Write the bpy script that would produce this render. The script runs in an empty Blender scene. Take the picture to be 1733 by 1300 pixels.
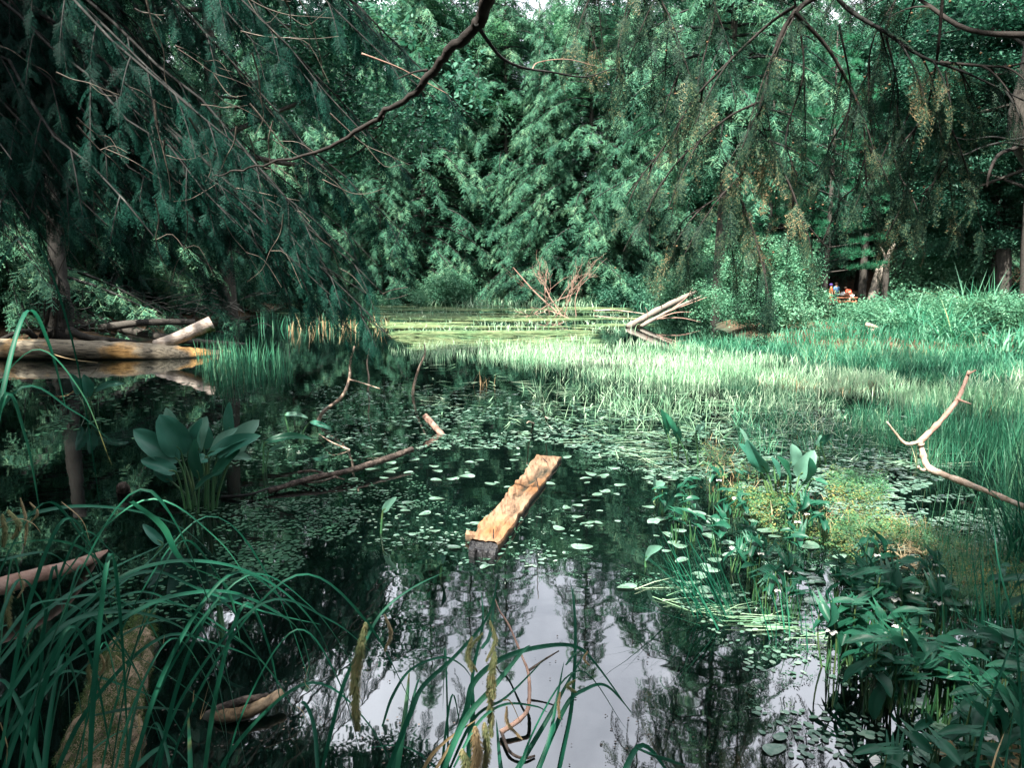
import bpy, math, random
import numpy as np
from mathutils import Vector
PI = math.pi
R = math.radians
C = bpy.context.scene.collection
scn = bpy.context.scene

# ------------------------------------------------------------------ camera
PITCH = 8.06
FPX = 1285.0
CAMH = 1.6
cd = bpy.data.cameras.new('camera'); cam = bpy.data.objects.new('camera', cd); C.objects.link(cam)
cam.location = (0, 0, CAMH); cam.rotation_euler = (R(90-PITCH), 0, 0)
cd.sensor_width = 36; cd.lens = 36*FPX/1733.0; cd.clip_end = 2000; cd.clip_start = 0.05
cd.dof.use_dof = False
scn.camera = cam
# ------------------------------------------------------------------ light
SUN_EL, SUN_AZ = 54.0, 205.0      # azimuth of the direction TO the sun, clockwise from +Y
w = bpy.data.worlds.new("World"); scn.world = w; w.use_nodes = True
nt = w.node_tree; nt.nodes.clear()
wo = nt.nodes.new('ShaderNodeOutputWorld'); bg = nt.nodes.new('ShaderNodeBackground')
sky = nt.nodes.new('ShaderNodeTexSky'); sky.sky_type = 'NISHITA'; sky.sun_disc = False
sky.sun_elevation = R(SUN_EL); sky.sun_rotation = R(SUN_AZ); sky.dust_density = 3.0; sky.air_density = 1.0; sky.ozone_density = 1.0
tc = nt.nodes.new('ShaderNodeTexCoord'); ns = nt.nodes.new('ShaderNodeTexNoise'); ns.inputs['Scale'].default_value = 2.2; ns.inputs['Detail'].default_value = 6
ns.inputs['Roughness'].default_value = 0.55
cr = nt.nodes.new('ShaderNodeMapRange'); cr.inputs['From Min'].default_value = 0.30; cr.inputs['From Max'].default_value = 0.62
mx = nt.nodes.new('ShaderNodeMix'); mx.data_type = 'RGBA'
mx.inputs['B'].default_value = (20.5, 20.8, 22.4, 1)      # thin bright cloud
nt.links.new(tc.outputs['Generated'], ns.inputs['Vector']); nt.links.new(ns.outputs['Fac'], cr.inputs['Value'])
nt.links.new(cr.outputs['Result'], mx.inputs['Factor']); nt.links.new(sky.outputs['Color'], mx.inputs['A'])
nt.links.new(mx.outputs['Result'], bg.inputs['Color']); bg.inputs['Strength'].default_value = 0.046
nt.links.new(bg.outputs['Background'], wo.inputs['Surface'])
sl = bpy.data.lights.new('sun', 'SUN'); sl.energy = 5.0; sl.angle = R(0.53); sl.color = (1.0, 0.95, 0.86)
so = bpy.data.objects.new('sun', sl); C.objects.link(so)
TS = Vector((math.sin(R(SUN_AZ))*math.cos(R(SUN_EL)), math.cos(R(SUN_AZ))*math.cos(R(SUN_EL)), math.sin(R(SUN_EL))))
so.rotation_euler = TS.to_track_quat('Z', 'Y').to_euler(); so.location = (0, 0, 60)
scn.view_settings.view_transform = 'Standard'; scn.view_settings.look = 'None'
scn.view_settings.exposure = 2.3; scn.view_settings.gamma = 1.0
scn.cycles.max_bounces = 6; scn.cycles.diffuse_bounces = 3; scn.cycles.glossy_bounces = 3
scn.cycles.transparent_max_bounces = 6; scn.cycles.transmission_bounces = 3
scn.cycles.caustics_reflective = False; scn.cycles.caustics_refractive = False
scn.cycles.sample_clamp_indirect = 6

# ------------------------------------------------------------------ pixel (1733 x 1300 photo) to world
cp, sp = math.cos(R(PITCH)), math.sin(R(PITCH))
def ray(px, py):
    x = (px-866.5)/FPX; y = (650-py)/FPX
    return np.array([x, cp+y*sp, -sp+y*cp])
def W(px, py, z=0.0):
    d = ray(px, py); t = (z-CAMH)/d[2]; return np.array([d[0]*t, d[1]*t, z])
def WD(px, py, Y):
    d = ray(px, py); t = Y/d[1]; return np.array([d[0]*t, Y, CAMH+d[2]*t])
def WZ(poly, z=0.0): return [W(x, y, z) for x, y in poly]

# ------------------------------------------------------------------ geometry collector
class Geo:
    def __init__(s): s.V = []; s.L = []; s.S = []; s.n = 0
    def add(s, V, faces):                       # faces: list of tuples or (k,m) array
        V = np.asarray(V, dtype=np.float32).reshape(-1, 3)
        if isinstance(faces, np.ndarray):
            s.L.append((faces+s.n).ravel().astype(np.int32)); s.S.append(np.full(len(faces), faces.shape[1], np.int32))
        else:
            s.L.append(np.array([i+s.n for f in faces for i in f], np.int32)); s.S.append(np.array([len(f) for f in faces], np.int32))
        s.V.append(V); s.n += len(V)
    def data(s):
        return np.concatenate(s.V), np.concatenate(s.L), np.concatenate(s.S)
    def merge(s, g):
        V, L, S = g.data(); s.V.append(V); s.L.append(L+s.n); s.S.append(S); s.n += len(V)
    def stamp(s, tmpl, P, X, Y, Z):             # template at positions P with (scaled) axes X,Y,Z : each (N,3)
        V, L, S = tmpl
        P = np.asarray(P, np.float32)
        if len(P) == 0: return
        X = np.asarray(X, np.float32); Y = np.asarray(Y, np.float32); Z = np.asarray(Z, np.float32)
        N = len(P)
        A = V[None, :, 0, None]*X[:, None, :] + V[None, :, 1, None]*Y[:, None, :] + V[None, :, 2, None]*Z[:, None, :] + P[:, None, :]
        s.V.append(A.reshape(-1, 3)); off = (np.arange(N)*len(V))[:, None] + L[None, :]
        s.L.append((off+s.n).ravel().astype(np.int32)); s.S.append(np.tile(S, N)); s.n += N*len(V)
    def mesh(s, name, mat=None, smooth=False):
        V, L, S = s.data(); me = bpy.data.meshes.new(name)
        me.vertices.add(len(V)); me.vertices.foreach_set('co', V.astype(np.float32).ravel())
        me.loops.add(len(L)); me.loops.foreach_set('vertex_index', L)
        me.polygons.add(len(S)); st = np.zeros(len(S), np.int32); st[1:] = np.cumsum(S)[:-1]
        me.polygons.foreach_set('loop_start', st); me.polygons.foreach_set('loop_total', S)
        me.polygons.foreach_set('use_smooth', np.full(len(S), smooth, dtype=bool))
        if mat: me.materials.append(mat)
        me.update(calc_edges=True); return me
def link(name, me, parent=None, loc=None):
    o = bpy.data.objects.new(name, me); C.objects.link(o)
    if parent is not None:
        o.parent = parent
        o.location = -np.array(parent.location) if loc is None else loc     # geometry given in world coordinates
    elif loc is not None: o.location = loc
    return o
def obj(name, g, mat, parent=None, smooth=False, loc=None): return link(name, g.mesh(name, mat, smooth), parent, loc)
def tag(o, label, cat, group=None, kind=None):
    if label: o['label'] = label
    if cat: o['category'] = cat
    if group: o['group'] = group
    if kind: o['kind'] = kind
    return o
def thing(name, label, cat, loc=(0, 0, 0), group=None):
    o = bpy.data.objects.new(name, None); C.objects.link(o); o.location = Vector([float(a) for a in loc]); o.empty_display_size = 0.1
    return tag(o, label, cat, group)
def dup(root, loc, rz=0, sc=1.0, label=None, group=None):
    r = root.copy(); C.objects.link(r); r.location = Vector([float(a) for a in loc]); r.rotation_euler = (0, 0, rz); r.scale = (sc, sc, sc)
    if label: r['label'] = label
    if group: r['group'] = group
    for ch in list(root.children):
        c = ch.copy(); C.objects.link(c); c.parent = r
        for gch in ch.children:
            d = gch.copy(); C.objects.link(d); d.parent = c
    return r
def nrm(v):
    v = np.asarray(v, float); return v/(np.linalg.norm(v, axis=-1, keepdims=True)+1e-9)

# ------------------------------------------------------------------ materials
def newmat(name):
    m = bpy.data.materials.new(name); m.use_nodes = True; n = m.node_tree; n.nodes.clear()
    out = n.nodes.new('ShaderNodeOutputMaterial'); return m, n, out
KL, KB = 0.62, 0.62
def ramp(n, stops, k=1.0):
    stops = [(p_, tuple(q_*k for q_ in c_)) for p_, c_ in stops]
    r = n.nodes.new('ShaderNodeValToRGB'); e = r.color_ramp.elements
    while len(e) > 1: e.remove(e[-1])
    e[0].position = stops[0][0]; e[0].color = (*stops[0][1], 1)
    for p, c in stops[1:]:
        a = e.new(p); a.color = (*c, 1)
    return r
def leaf_mat(name, stops, trans=0.3, rough=0.5, spec=0.3, clump=0.6, tint=(1.0, 1.0, 1.0), isl=0.7):
    m, n, out = newmat(name)
    geo = n.nodes.new('ShaderNodeNewGeometry'); tcn = n.nodes.new('ShaderNodeTexCoord'); no = n.nodes.new('ShaderNodeTexNoise')
    no.inputs['Scale'].default_value = clump; no.inputs['Detail'].default_value = 3
    n.links.new(tcn.outputs['Object'], no.inputs['Vector'])
    mul = n.nodes.new('ShaderNodeMath'); mul.operation = 'MULTIPLY_ADD'; mul.inputs[1].default_value = isl; 
    n.links.new(geo.outputs['Random Per Island'], mul.inputs[0])
    sub = n.nodes.new('ShaderNodeMath'); sub.operation = 'MULTIPLY_ADD'; sub.inputs[1].default_value = 1.5; sub.inputs[2].default_value = -0.25-isl*0.5
    n.links.new(no.outputs['Fac'], sub.inputs[0]); n.links.new(sub.outputs[0], mul.inputs[2])
    r = ramp(n, stops, KL); n.links.new(mul.outputs[0], r.inputs['Fac'])
    p = n.nodes.new('ShaderNodeBsdfPrincipled'); p.inputs['Roughness'].default_value = rough; p.inputs['Specular IOR Level'].default_value = spec
    n.links.new(r.outputs['Color'], p.inputs['Base Color'])
    t = n.nodes.new('ShaderNodeBsdfTranslucent'); hs = n.nodes.new('ShaderNodeHueSaturation'); hs.inputs['Value'].default_value = 1.5; hs.inputs['Hue'].default_value = 0.49
    n.links.new(r.outputs['Color'], hs.inputs['Color']); n.links.new(hs.outputs['Color'], t.inputs['Color'])
    mx = n.nodes.new('ShaderNodeMixShader'); mx.inputs[0].default_value = trans
    n.links.new(p.outputs[0], mx.inputs[1]); n.links.new(t.outputs[0], mx.inputs[2]); n.links.new(mx.outputs[0], out.inputs['Surface'])
    return m
def bark_mat(name, stops, scale=(6, 6, 1.2), detail=8, bump=0.5, rough=0.85, spec=0.2, sc2=9.0):
    m, n, out = newmat(name)
    tcn = n.nodes.new('ShaderNodeTexCoord'); mp = n.nodes.new('ShaderNodeMapping'); mp.inputs['Scale'].default_value = scale
    no = n.nodes.new('ShaderNodeTexNoise'); no.inputs['Scale'].default_value = sc2; no.inputs['Detail'].default_value = detail; no.inputs['Roughness'].default_value = 0.65
    n.links.new(tcn.outputs['Object'], mp.inputs['Vector']); n.links.new(mp.outputs[0], no.inputs['Vector'])
    r = ramp(n, stops, KB); n.links.new(no.outputs['Fac'], r.inputs['Fac'])
    b = n.nodes.new('ShaderNodeBump'); b.inputs['Strength'].default_value = bump; b.inputs['Distance'].default_value = 0.03
    n.links.new(no.outputs['Fac'], b.inputs['Height'])
    p = n.nodes.new('ShaderNodeBsdfPrincipled'); p.inputs['Roughness'].default_value = rough; p.inputs['Specular IOR Level'].default_value = spec
    n.links.new(r.outputs['Color'], p.inputs['Base Color']); n.links.new(b.outputs[0], p.inputs['Normal']); n.links.new(p.outputs[0], out.inputs['Surface'])
    return m
def flat_mat(name, col, rough=0.6, spec=0.3, var=0.25, scale=20):
    d = tuple(c*(1-var) for c in col); u = tuple(min(1, c*(1+var)) for c in col)
    return bark_mat(name, [(0.3, d), (0.7, u)], scale=(1, 1, 1), sc2=scale, bump=0.1, rough=rough, spec=spec)

M = {}
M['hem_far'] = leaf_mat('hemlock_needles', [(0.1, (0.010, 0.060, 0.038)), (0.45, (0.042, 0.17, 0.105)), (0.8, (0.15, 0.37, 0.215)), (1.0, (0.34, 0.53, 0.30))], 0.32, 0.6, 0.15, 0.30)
M['hem_near'] = leaf_mat('shaded_hemlock_needles', [(0.1, (0.001, 0.016, 0.012)), (0.5, (0.004, 0.038, 0.027)), (0.85, (0.010, 0.072, 0.050)), (1.0, (0.03, 0.14, 0.095))], 0.25, 0.6, 0.07, 1.2)  # shade put into the colour: darker copy of the hemlock needles
M['hem_right'] = leaf_mat('dry_tinged_hemlock_needles', [(0.1, (0.006, 0.026, 0.018)), (0.45, (0.018, 0.062, 0.042)), (0.7, (0.06, 0.12, 0.072)), (0.85, (0.13, 0.19, 0.10)), (1.0, (0.34, 0.26, 0.14))], 0.3, 0.6, 0.12, 2.2)  # brown tinge, plus lit and near-black shaded clusters put into the colour
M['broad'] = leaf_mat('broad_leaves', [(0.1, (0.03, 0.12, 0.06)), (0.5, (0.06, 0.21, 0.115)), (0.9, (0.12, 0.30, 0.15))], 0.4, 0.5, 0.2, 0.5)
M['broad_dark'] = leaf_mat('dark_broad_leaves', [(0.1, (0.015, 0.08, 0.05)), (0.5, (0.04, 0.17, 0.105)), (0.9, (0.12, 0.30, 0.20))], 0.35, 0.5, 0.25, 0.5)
M['shrub'] = leaf_mat('shrub_leaves', [(0.1, (0.05, 0.18, 0.10)), (0.5, (0.12, 0.34, 0.20)), (0.9, (0.26, 0.50, 0.31))], 0.35, 0.55, 0.2, 0.9)
M['pine'] = leaf_mat('pine_needles', [(0.1, (0.02, 0.15, 0.07)), (0.6, (0.04, 0.27, 0.13)), (1.0, (0.09, 0.36, 0.18))], 0.3, 0.5, 0.3, 0.5)
M['sedge_pale'] = leaf_mat('pale_sunlit_sedge', [(0.0, (0.10, 0.34, 0.17)), (0.3, (0.30, 0.58, 0.33)), (0.7, (0.55, 0.80, 0.52)), (1.0, (0.74, 0.86, 0.62))], 0.4, 0.5, 0.4, 0.4)  # sunlight put into the colour: palest of the sedge copies
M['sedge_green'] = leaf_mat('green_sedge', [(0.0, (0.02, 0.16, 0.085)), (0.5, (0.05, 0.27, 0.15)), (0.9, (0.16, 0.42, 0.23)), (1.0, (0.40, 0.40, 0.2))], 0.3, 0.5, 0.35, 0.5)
M['sedge_dark'] = leaf_mat('shaded_sedge', [(0.0, (0.007, 0.085, 0.05)), (0.6, (0.016, 0.155, 0.09)), (0.93, (0.05, 0.27, 0.15)), (1.0, (0.22, 0.24, 0.09))], 0.3, 0.5, 0.2, 2.0)  # shade put into the colour: darkest of the sedge copies
M['straw'] = leaf_mat('dead_straw_blades', [(0.0, (0.30, 0.20, 0.09)), (0.6, (0.50, 0.38, 0.20)), (1.0, (0.62, 0.52, 0.32))], 0.2, 0.6, 0.3, 3)
M['spike'] = leaf_mat('sedge_flower_spikes', [(0.0, (0.12, 0.16, 0.07)), (0.6, (0.25, 0.27, 0.13)), (1.0, (0.38, 0.30, 0.15))], 0.1, 0.8, 0.1, 30)
M['mat'] = leaf_mat('floating_weed_mat', [(0.0, (0.10, 0.26, 0.11)), (0.5, (0.26, 0.40, 0.18)), (1.0, (0.46, 0.50, 0.25))], 0.1, 0.6, 0.3, 0.5)
M['marsh'] = leaf_mat('marsh_leaves', [(0.0, (0.03, 0.16, 0.07)), (0.5, (0.09, 0.27, 0.11)), (0.8, (0.28, 0.32, 0.10)), (1.0, (0.50, 0.34, 0.08))], 0.3, 0.4, 0.4, 1.5)
M['pad'] = leaf_mat('floating_leaves', [(0.0, (0.06, 0.16, 0.11)), (0.5, (0.13, 0.25, 0.18)), (1.0, (0.26, 0.38, 0.29))], 0.05, 0.22, 0.6, 2.0)
M['duck'] = leaf_mat('duckweed_pads', [(0.0, (0.02, 0.08, 0.045)), (0.5, (0.035, 0.13, 0.07)), (1.0, (0.07, 0.17, 0.10))], 0.05, 0.3, 0.5, 3.0)
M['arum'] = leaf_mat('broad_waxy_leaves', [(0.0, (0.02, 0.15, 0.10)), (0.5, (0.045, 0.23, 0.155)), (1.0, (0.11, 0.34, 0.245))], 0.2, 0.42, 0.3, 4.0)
M['arum_lit'] = leaf_mat('lit_waxy_leaves', [(0.0, (0.10, 0.30, 0.21)), (0.5, (0.19, 0.42, 0.31)), (1.0, (0.30, 0.54, 0.41))], 0.3, 0.42, 0.35, 4.0)  # painted sunlight: brighter copy of the broad waxy leaf colour
M['stem'] = leaf_mat('leaf_stalks', [(0.0, (0.03, 0.15, 0.06)), (0.6, (0.07, 0.21, 0.08)), (1.0, (0.22, 0.30, 0.11))], 0.15, 0.35, 0.5, 6.0)
M['arrow'] = leaf_mat('arrow_shaped_leaves', [(0.0, (0.008, 0.065, 0.042)), (0.5, (0.018, 0.12, 0.072)), (1.0, (0.05, 0.27, 0.145))], 0.3, 0.42, 0.3, 3.0, isl=0.5)
M['petal'] = flat_mat('white_petals', (0.8, 0.8, 0.74), 0.5, 0.3, 0.05)
M['bark'] = bark_mat('hemlock_bark', [(0.3, (0.03, 0.028, 0.024)), (0.6, (0.10, 0.09, 0.078)), (0.8, (0.17, 0.16, 0.14))])
M['bark_dark'] = bark_mat('shade_dark_bark', [(0.3, (0.008, 0.008, 0.007)), (0.6, (0.035, 0.032, 0.028)), (0.8, (0.09, 0.08, 0.07))])  # shade of the stump's dark corner painted into the bark colour
M['bark_pale'] = bark_mat('pale_weathered_bark', [(0.3, (0.12, 0.10, 0.085)), (0.55, (0.33, 0.29, 0.24)), (0.8, (0.50, 0.46, 0.40))])
M['twig'] = bark_mat('grey_twigs', [(0.35, (0.010, 0.011, 0.010)), (0.6, (0.035, 0.036, 0.034)), (0.75, (0.13, 0.13, 0.12))], scale=(1, 1, 1))
M['dead_twig'] = bark_mat('bare_dead_twigs', [(0.35, (0.08, 0.07, 0.06)), (0.6, (0.26, 0.22, 0.18)), (0.75, (0.45, 0.36, 0.28))], scale=(1, 1, 1))
M['twig_dark'] = bark_mat('dark_twigs', [(0.3, (0.015, 0.014, 0.012)), (0.7, (0.055, 0.045, 0.04))], scale=(1, 1, 1))
M['dead'] = bark_mat('bleached_dead_wood', [(0.3, (0.10, 0.07, 0.05)), (0.42, (0.42, 0.31, 0.23)), (0.58, (0.66, 0.52, 0.42)), (0.8, (0.82, 0.72, 0.61))], scale=(1, 1, 1), sc2=14, bump=0.4)
M['dead_red'] = bark_mat('pinkish_dead_wood', [(0.25, (0.22, 0.12, 0.09)), (0.5, (0.42, 0.27, 0.21)), (0.8, (0.55, 0.42, 0.36))], scale=(1, 1, 1), sc2=14, bump=0.4)
M['driftdark'] = bark_mat('dark_rotting_bark', [(0.35, (0.02, 0.016, 0.014)), (0.5, (0.11, 0.085, 0.07)), (0.7, (0.26, 0.20, 0.17))], scale=(1, 1, 1), sc2=25, bump=0.8)
M['moss'] = leaf_mat('moss', [(0.0, (0.03, 0.08, 0.03)), (0.6, (0.08, 0.14, 0.045)), (1.0, (0.18, 0.22, 0.07))], 0.1, 0.9, 0.1, 6.0)
M['cone'] = flat_mat('hemlock_cones', (0.20, 0.12, 0.06), 0.8)

def log_mat(name, wood, dark, orange, axis=0, otop=0.5):
    m, n, out = newmat(name)
    tcn = n.nodes.new('ShaderNodeTexCoord'); mp = n.nodes.new('ShaderNodeMapping')
    sc = [14, 14, 14]; sc[axis] = 1.6; mp.inputs['Scale'].default_value = sc
    n.links.new(tcn.outputs['Object'], mp.inputs['Vector'])
    no = n.nodes.new('ShaderNodeTexNoise'); no.inputs['Scale'].default_value = 2.2; no.inputs['Detail'].default_value = 10; no.inputs['Roughness'].default_value = 0.7
    n.links.new(mp.outputs[0], no.inputs['Vector'])
    r = ramp(n, [(0.36, dark), (0.52, wood), (0.75, tuple(min(1, c*1.45) for c in wood))], KB); n.links.new(no.outputs['Fac'], r.inputs['Fac'])
    n2 = n.nodes.new('ShaderNodeTexNoise'); n2.inputs['Scale'].default_value = 1.4; n2.inputs['Detail'].default_value = 5
    n.links.new(tcn.outputs['Object'], n2.inputs['Vector'])
    mr = n.nodes.new('ShaderNodeMapRange'); mr.inputs['From Min'].default_value = otop; mr.inputs['From Max'].default_value = otop+0.12
    n.links.new(n2.outputs['Fac'], mr.inputs['Value'])
    mul = n.nodes.new('ShaderNodeMix'); mul.data_type = 'RGBA'; mul.blend_type = 'MULTIPLY'; mul.inputs['Factor'].default_value = 1.0
    r2 = ramp(n, [(0.38, tuple(c*0.35 for c in orange)), (0.55, orange)], KB); n.links.new(no.outputs['Fac'], r2.inputs['Fac'])
    mx = n.nodes.new('ShaderNodeMix'); mx.data_type = 'RGBA'
    n.links.new(mr.outputs[0], mx.inputs['Factor']); n.links.new(r.outputs['Color'], mx.inputs['A']); n.links.new(r2.outputs['Color'], mx.inputs['B'])
    b = n.nodes.new('ShaderNodeBump'); b.inputs['Strength'].default_value = 0.8; b.inputs['Distance'].default_value = 0.03; n.links.new(no.outputs['Fac'], b.inputs['Height'])
    p = n.nodes.new('ShaderNodeBsdfPrincipled'); p.inputs['Roughness'].default_value = 0.8; p.inputs['Specular IOR Level'].default_value = 0.25
    gp = n.nodes.new('ShaderNodeNewGeometry'); sz = n.nodes.new('ShaderNodeSeparateXYZ'); n.links.new(gp.outputs['Position'], sz.inputs[0])      # soaked dark band at the water line
    ad = n.nodes.new('ShaderNodeMath'); ad.operation = 'MULTIPLY_ADD'; ad.inputs[1].default_value = -0.05; n.links.new(n2.outputs['Fac'], ad.inputs[0]); n.links.new(sz.outputs['Z'], ad.inputs[2])
    wt = n.nodes.new('ShaderNodeMapRange'); wt.inputs['From Min'].default_value = -0.02; wt.inputs['From Max'].default_value = 0.02; n.links.new(ad.outputs[0], wt.inputs['Value'])
    wm = n.nodes.new('ShaderNodeMix'); wm.data_type = 'RGBA'; wm.inputs['A'].default_value = (0.018, 0.022, 0.014, 1); n.links.new(wt.outputs[0], wm.inputs['Factor']); n.links.new(mx.outputs['Result'], wm.inputs['B'])
    n.links.new(wm.outputs['Result'], p.inputs['Base Color']); n.links.new(b.outputs[0], p.inputs['Normal']); n.links.new(p.outputs[0], out.inputs['Surface'])
    return m
M['log_left'] = log_mat('rotting_log_wood', (0.34, 0.29, 0.21), (0.045, 0.04, 0.035), (0.74, 0.43, 0.16), 0, 0.47)
M['log_near'] = log_mat('mossy_log_wood', (0.34, 0.25, 0.16), (0.02, 0.018, 0.012), (0.50, 0.28, 0.11), 1, 0.56)
M['log_pale'] = log_mat('smooth_pale_log', (0.62, 0.52, 0.44), (0.34, 0.26, 0.20), (0.60, 0.46, 0.36), 0, 0.62)
M['plank'] = log_mat('split_plank_wood', (0.40, 0.25, 0.155), (0.13, 0.065, 0.035), (0.42, 0.185, 0.07), 1, 0.52)
M['charred'] = bark_mat('wet_charred_wood', [(0.3, (0.004, 0.004, 0.005)), (0.6, (0.016, 0.016, 0.02)), (0.8, (0.06, 0.06, 0.07))], scale=(1, 1, 1), sc2=30, bump=0.8, rough=0.45, spec=0.6)

# ground: mud, leaf litter, bank
m, n, out = newmat('forest_floor'); M['ground'] = m
tcn = n.nodes.new('ShaderNodeTexCoord'); no = n.nodes.new('ShaderNodeTexNoise'); no.inputs['Scale'].default_value = 3.0; no.inputs['Detail'].default_value = 10; no.inputs['Roughness'].default_value = 0.7
n.links.new(tcn.outputs['Object'], no.inputs['Vector'])
r = ramp(n, [(0.3, (0.02, 0.014, 0.01)), (0.5, (0.07, 0.045, 0.028)), (0.62, (0.11, 0.075, 0.045)), (0.8, (0.20, 0.13, 0.075))]); n.links.new(no.outputs['Fac'], r.inputs['Fac'])
ge = n.nodes.new('ShaderNodeNewGeometry'); sx = n.nodes.new('ShaderNodeSeparateXYZ'); n.links.new(ge.outputs['Position'], sx.inputs[0])
mr = n.nodes.new('ShaderNodeMapRange'); mr.inputs['From Min'].default_value = -0.05; mr.inputs['From Max'].default_value = 0.12; n.links.new(sx.outputs['Z'], mr.inputs['Value'])
n3 = n.nodes.new('ShaderNodeTexNoise'); n3.inputs['Scale'].default_value = 2.4; n3.inputs['Detail'].default_value = 9; n3.inputs['Roughness'].default_value = 0.75; n.links.new(tcn.outputs['Object'], n3.inputs['Vector'])
r3 = ramp(n, [(0.40, (0.004, 0.012, 0.010)), (0.52, (0.010, 0.040, 0.028)), (0.62, (0.03, 0.10, 0.06)), (0.75, (0.10, 0.13, 0.05))]); n.links.new(n3.outputs['Fac'], r3.inputs['Fac'])
mx = n.nodes.new('ShaderNodeMix'); mx.data_type = 'RGBA'; n.links.new(mr.outputs[0], mx.inputs['Factor']); n.links.new(r3.outputs['Color'], mx.inputs['A']); n.links.new(r.outputs['Color'], mx.inputs['B'])
b = n.nodes.new('ShaderNodeBump'); b.inputs['Strength'].default_value = 0.7; b.inputs['Distance'].default_value = 0.05; n.links.new(no.outputs['Fac'], b.inputs['Height'])
p = n.nodes.new('ShaderNodeBsdfPrincipled'); p.inputs['Roughness'].default_value = 0.95; p.inputs['Specular IOR Level'].default_value = 0.1
n.links.new(mx.outputs['Result'], p.inputs['Base Color']); n.links.new(b.outputs[0], p.inputs['Normal']); n.links.new(p.outputs[0], out.inputs['Surface'])
# water: tea-dark, still, mirror-like
m, n, out = newmat('pond_water'); M['water'] = m
tcn = n.nodes.new('ShaderNodeTexCoord'); no = n.nodes.new('ShaderNodeTexNoise'); no.inputs['Scale'].default_value = 2.5; no.inputs['Detail'].default_value = 2
mp = n.nodes.new('ShaderNodeMapping'); mp.inputs['Scale'].default_value = (1, 1.6, 1); n.links.new(tcn.outputs['Object'], mp.inputs['Vector']); n.links.new(mp.outputs[0], no.inputs['Vector'])
b = n.nodes.new('ShaderNodeBump'); b.inputs['Strength'].default_value = 0.05; b.inputs['Distance'].default_value = 0.02; n.links.new(no.outputs['Fac'], b.inputs['Height'])
fr = n.nodes.new('ShaderNodeFresnel'); fr.inputs['IOR'].default_value = 2.0; n.links.new(b.outputs[0], fr.inputs['Normal'])
gl = n.nodes.new('ShaderNodeBsdfGlossy'); gl.inputs['Roughness'].default_value = 0.015; gl.inputs['Color'].default_value = (0.95, 0.98, 1.0, 1); n.links.new(b.outputs[0], gl.inputs['Normal'])
tr = n.nodes.new('ShaderNodeBsdfTransparent'); tr.inputs['Color'].default_value = (0.13, 0.25, 0.19, 1)
df = n.nodes.new('ShaderNodeBsdfDiffuse'); df.inputs['Color'].default_value = (0.002, 0.006, 0.005, 1)
m1 = n.nodes.new('ShaderNodeMixShader'); m1.inputs[0].default_value = 0.45; n.links.new(tr.outputs[0], m1.inputs[1]); n.links.new(df.outputs[0], m1.inputs[2])
m2 = n.nodes.new('ShaderNodeMixShader'); n.links.new(fr.outputs[0], m2.inputs[0]); n.links.new(m1.outputs[0], m2.inputs[1]); n.links.new(gl.outputs[0], m2.inputs[2]); n.links.new(m2.outputs[0], out.inputs['Surface'])

# ------------------------------------------------------------------ terrain
def vnoise(x, y, s, seed=0):
    x = np.asarray(x, float)/s; y = np.asarray(y, float)/s
    def h(i, j):
        v = np.sin(i*127.1+j*311.7+seed*74.7)*43758.5453; return v-np.floor(v)
    xi, yi = np.floor(x), np.floor(y); xf, yf = x-xi, y-yi; u = xf*xf*(3-2*xf); v = yf*yf*(3-2*yf)
    return (h(xi, yi)*(1-u)+h(xi+1, yi)*u)*(1-v)+(h(xi, yi+1)*(1-u)+h(xi+1, yi+1)*u)*v
def sm(a, b, x): t = np.clip((x-a)/(b-a), 0, 1); return t*t*(3-2*t)
def hgt(x, y):
    x = np.asarray(x, float); y = np.asarray(y, float)
    n1 = vnoise(x, y, 3.0, 1)-0.5; n2 = vnoise(x, y, 0.7, 2)-0.5
    h = np.full(np.broadcast(x, y).shape, -0.42)
    far = 47+3*n1-0.12*np.clip(x-8, 0, 30)
    h = h + 0.62*sm(far-2, far+2, y) + 0.17*np.clip(y-far-4, 0, 75)
    lx = -7.6-0.14*(y-15)+1.2*n1
    h = np.maximum(h, -0.42+0.72*sm(0.0, 2.2, lx-x)*sm(14.6, 17.5, y)+0.10*np.clip(lx-x-3, 0, 60)*sm(14.6, 22, y))
    rx = 4.3+0.9*n1
    h = np.maximum(h, -0.42+0.62*sm(0, 2.5, x-rx-np.abs(y-19)*0.15)*sm(14.2, 17.0, y)*sm(29.5, 25.5, y-0.0*x))
    h = np.maximum(h, -0.42+0.46*sm(1.9, 1.2, y-0.30*np.clip(x-1, 0, 3)-0.12*np.clip(-x-0.6, 0, 3)+0.4*n1)+0.05*np.clip(0.6-y, 0, 10))
    h = np.maximum(h, -0.42+0.44*sm(1.3, 2.6, x-0.12*(y-3))*sm(7.4, 5.6, y)*(0.85+0.5*n1))
    h = h+0.05*n2+0.06*n1*(h > 0)
    return h
def axis_pts(a, b, n, p=2.4):
    t = np.linspace(-1, 1, n); s = np.sign(t)*np.abs(t)**p; return (a+b)/2+s*(b-a)/2
gx = axis_pts(-400, 400, 420, 3.0); gy = 6+np.concatenate([-(np.linspace(1, 0, 60, endpoint=False)**2.6)*300, (np.linspace(0, 1, 380)**2.4)*500])
GX, GY = np.meshgrid(gx, gy); GZ = hgt(GX, GY)
g = Geo(); ny, nx = GX.shape; idx = np.arange(nx*ny).reshape(ny, nx)
g.add(np.stack([GX, GY, GZ], -1), np.stack([idx[:-1, :-1], idx[:-1, 1:], idx[1:, 1:], idx[1:, :-1]], -1).reshape(-1, 4))
ground = obj('ground', g, M['ground'], smooth=True); ground['kind'] = 'structure'
g = Geo(); g.add([(-300, -100, 0), (300, -100, 0), (300, 300, 0), (-300, 300, 0)], [(0, 1, 2, 3)])
water = obj('water', g, M['water']); water['kind'] = 'structure'

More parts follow.
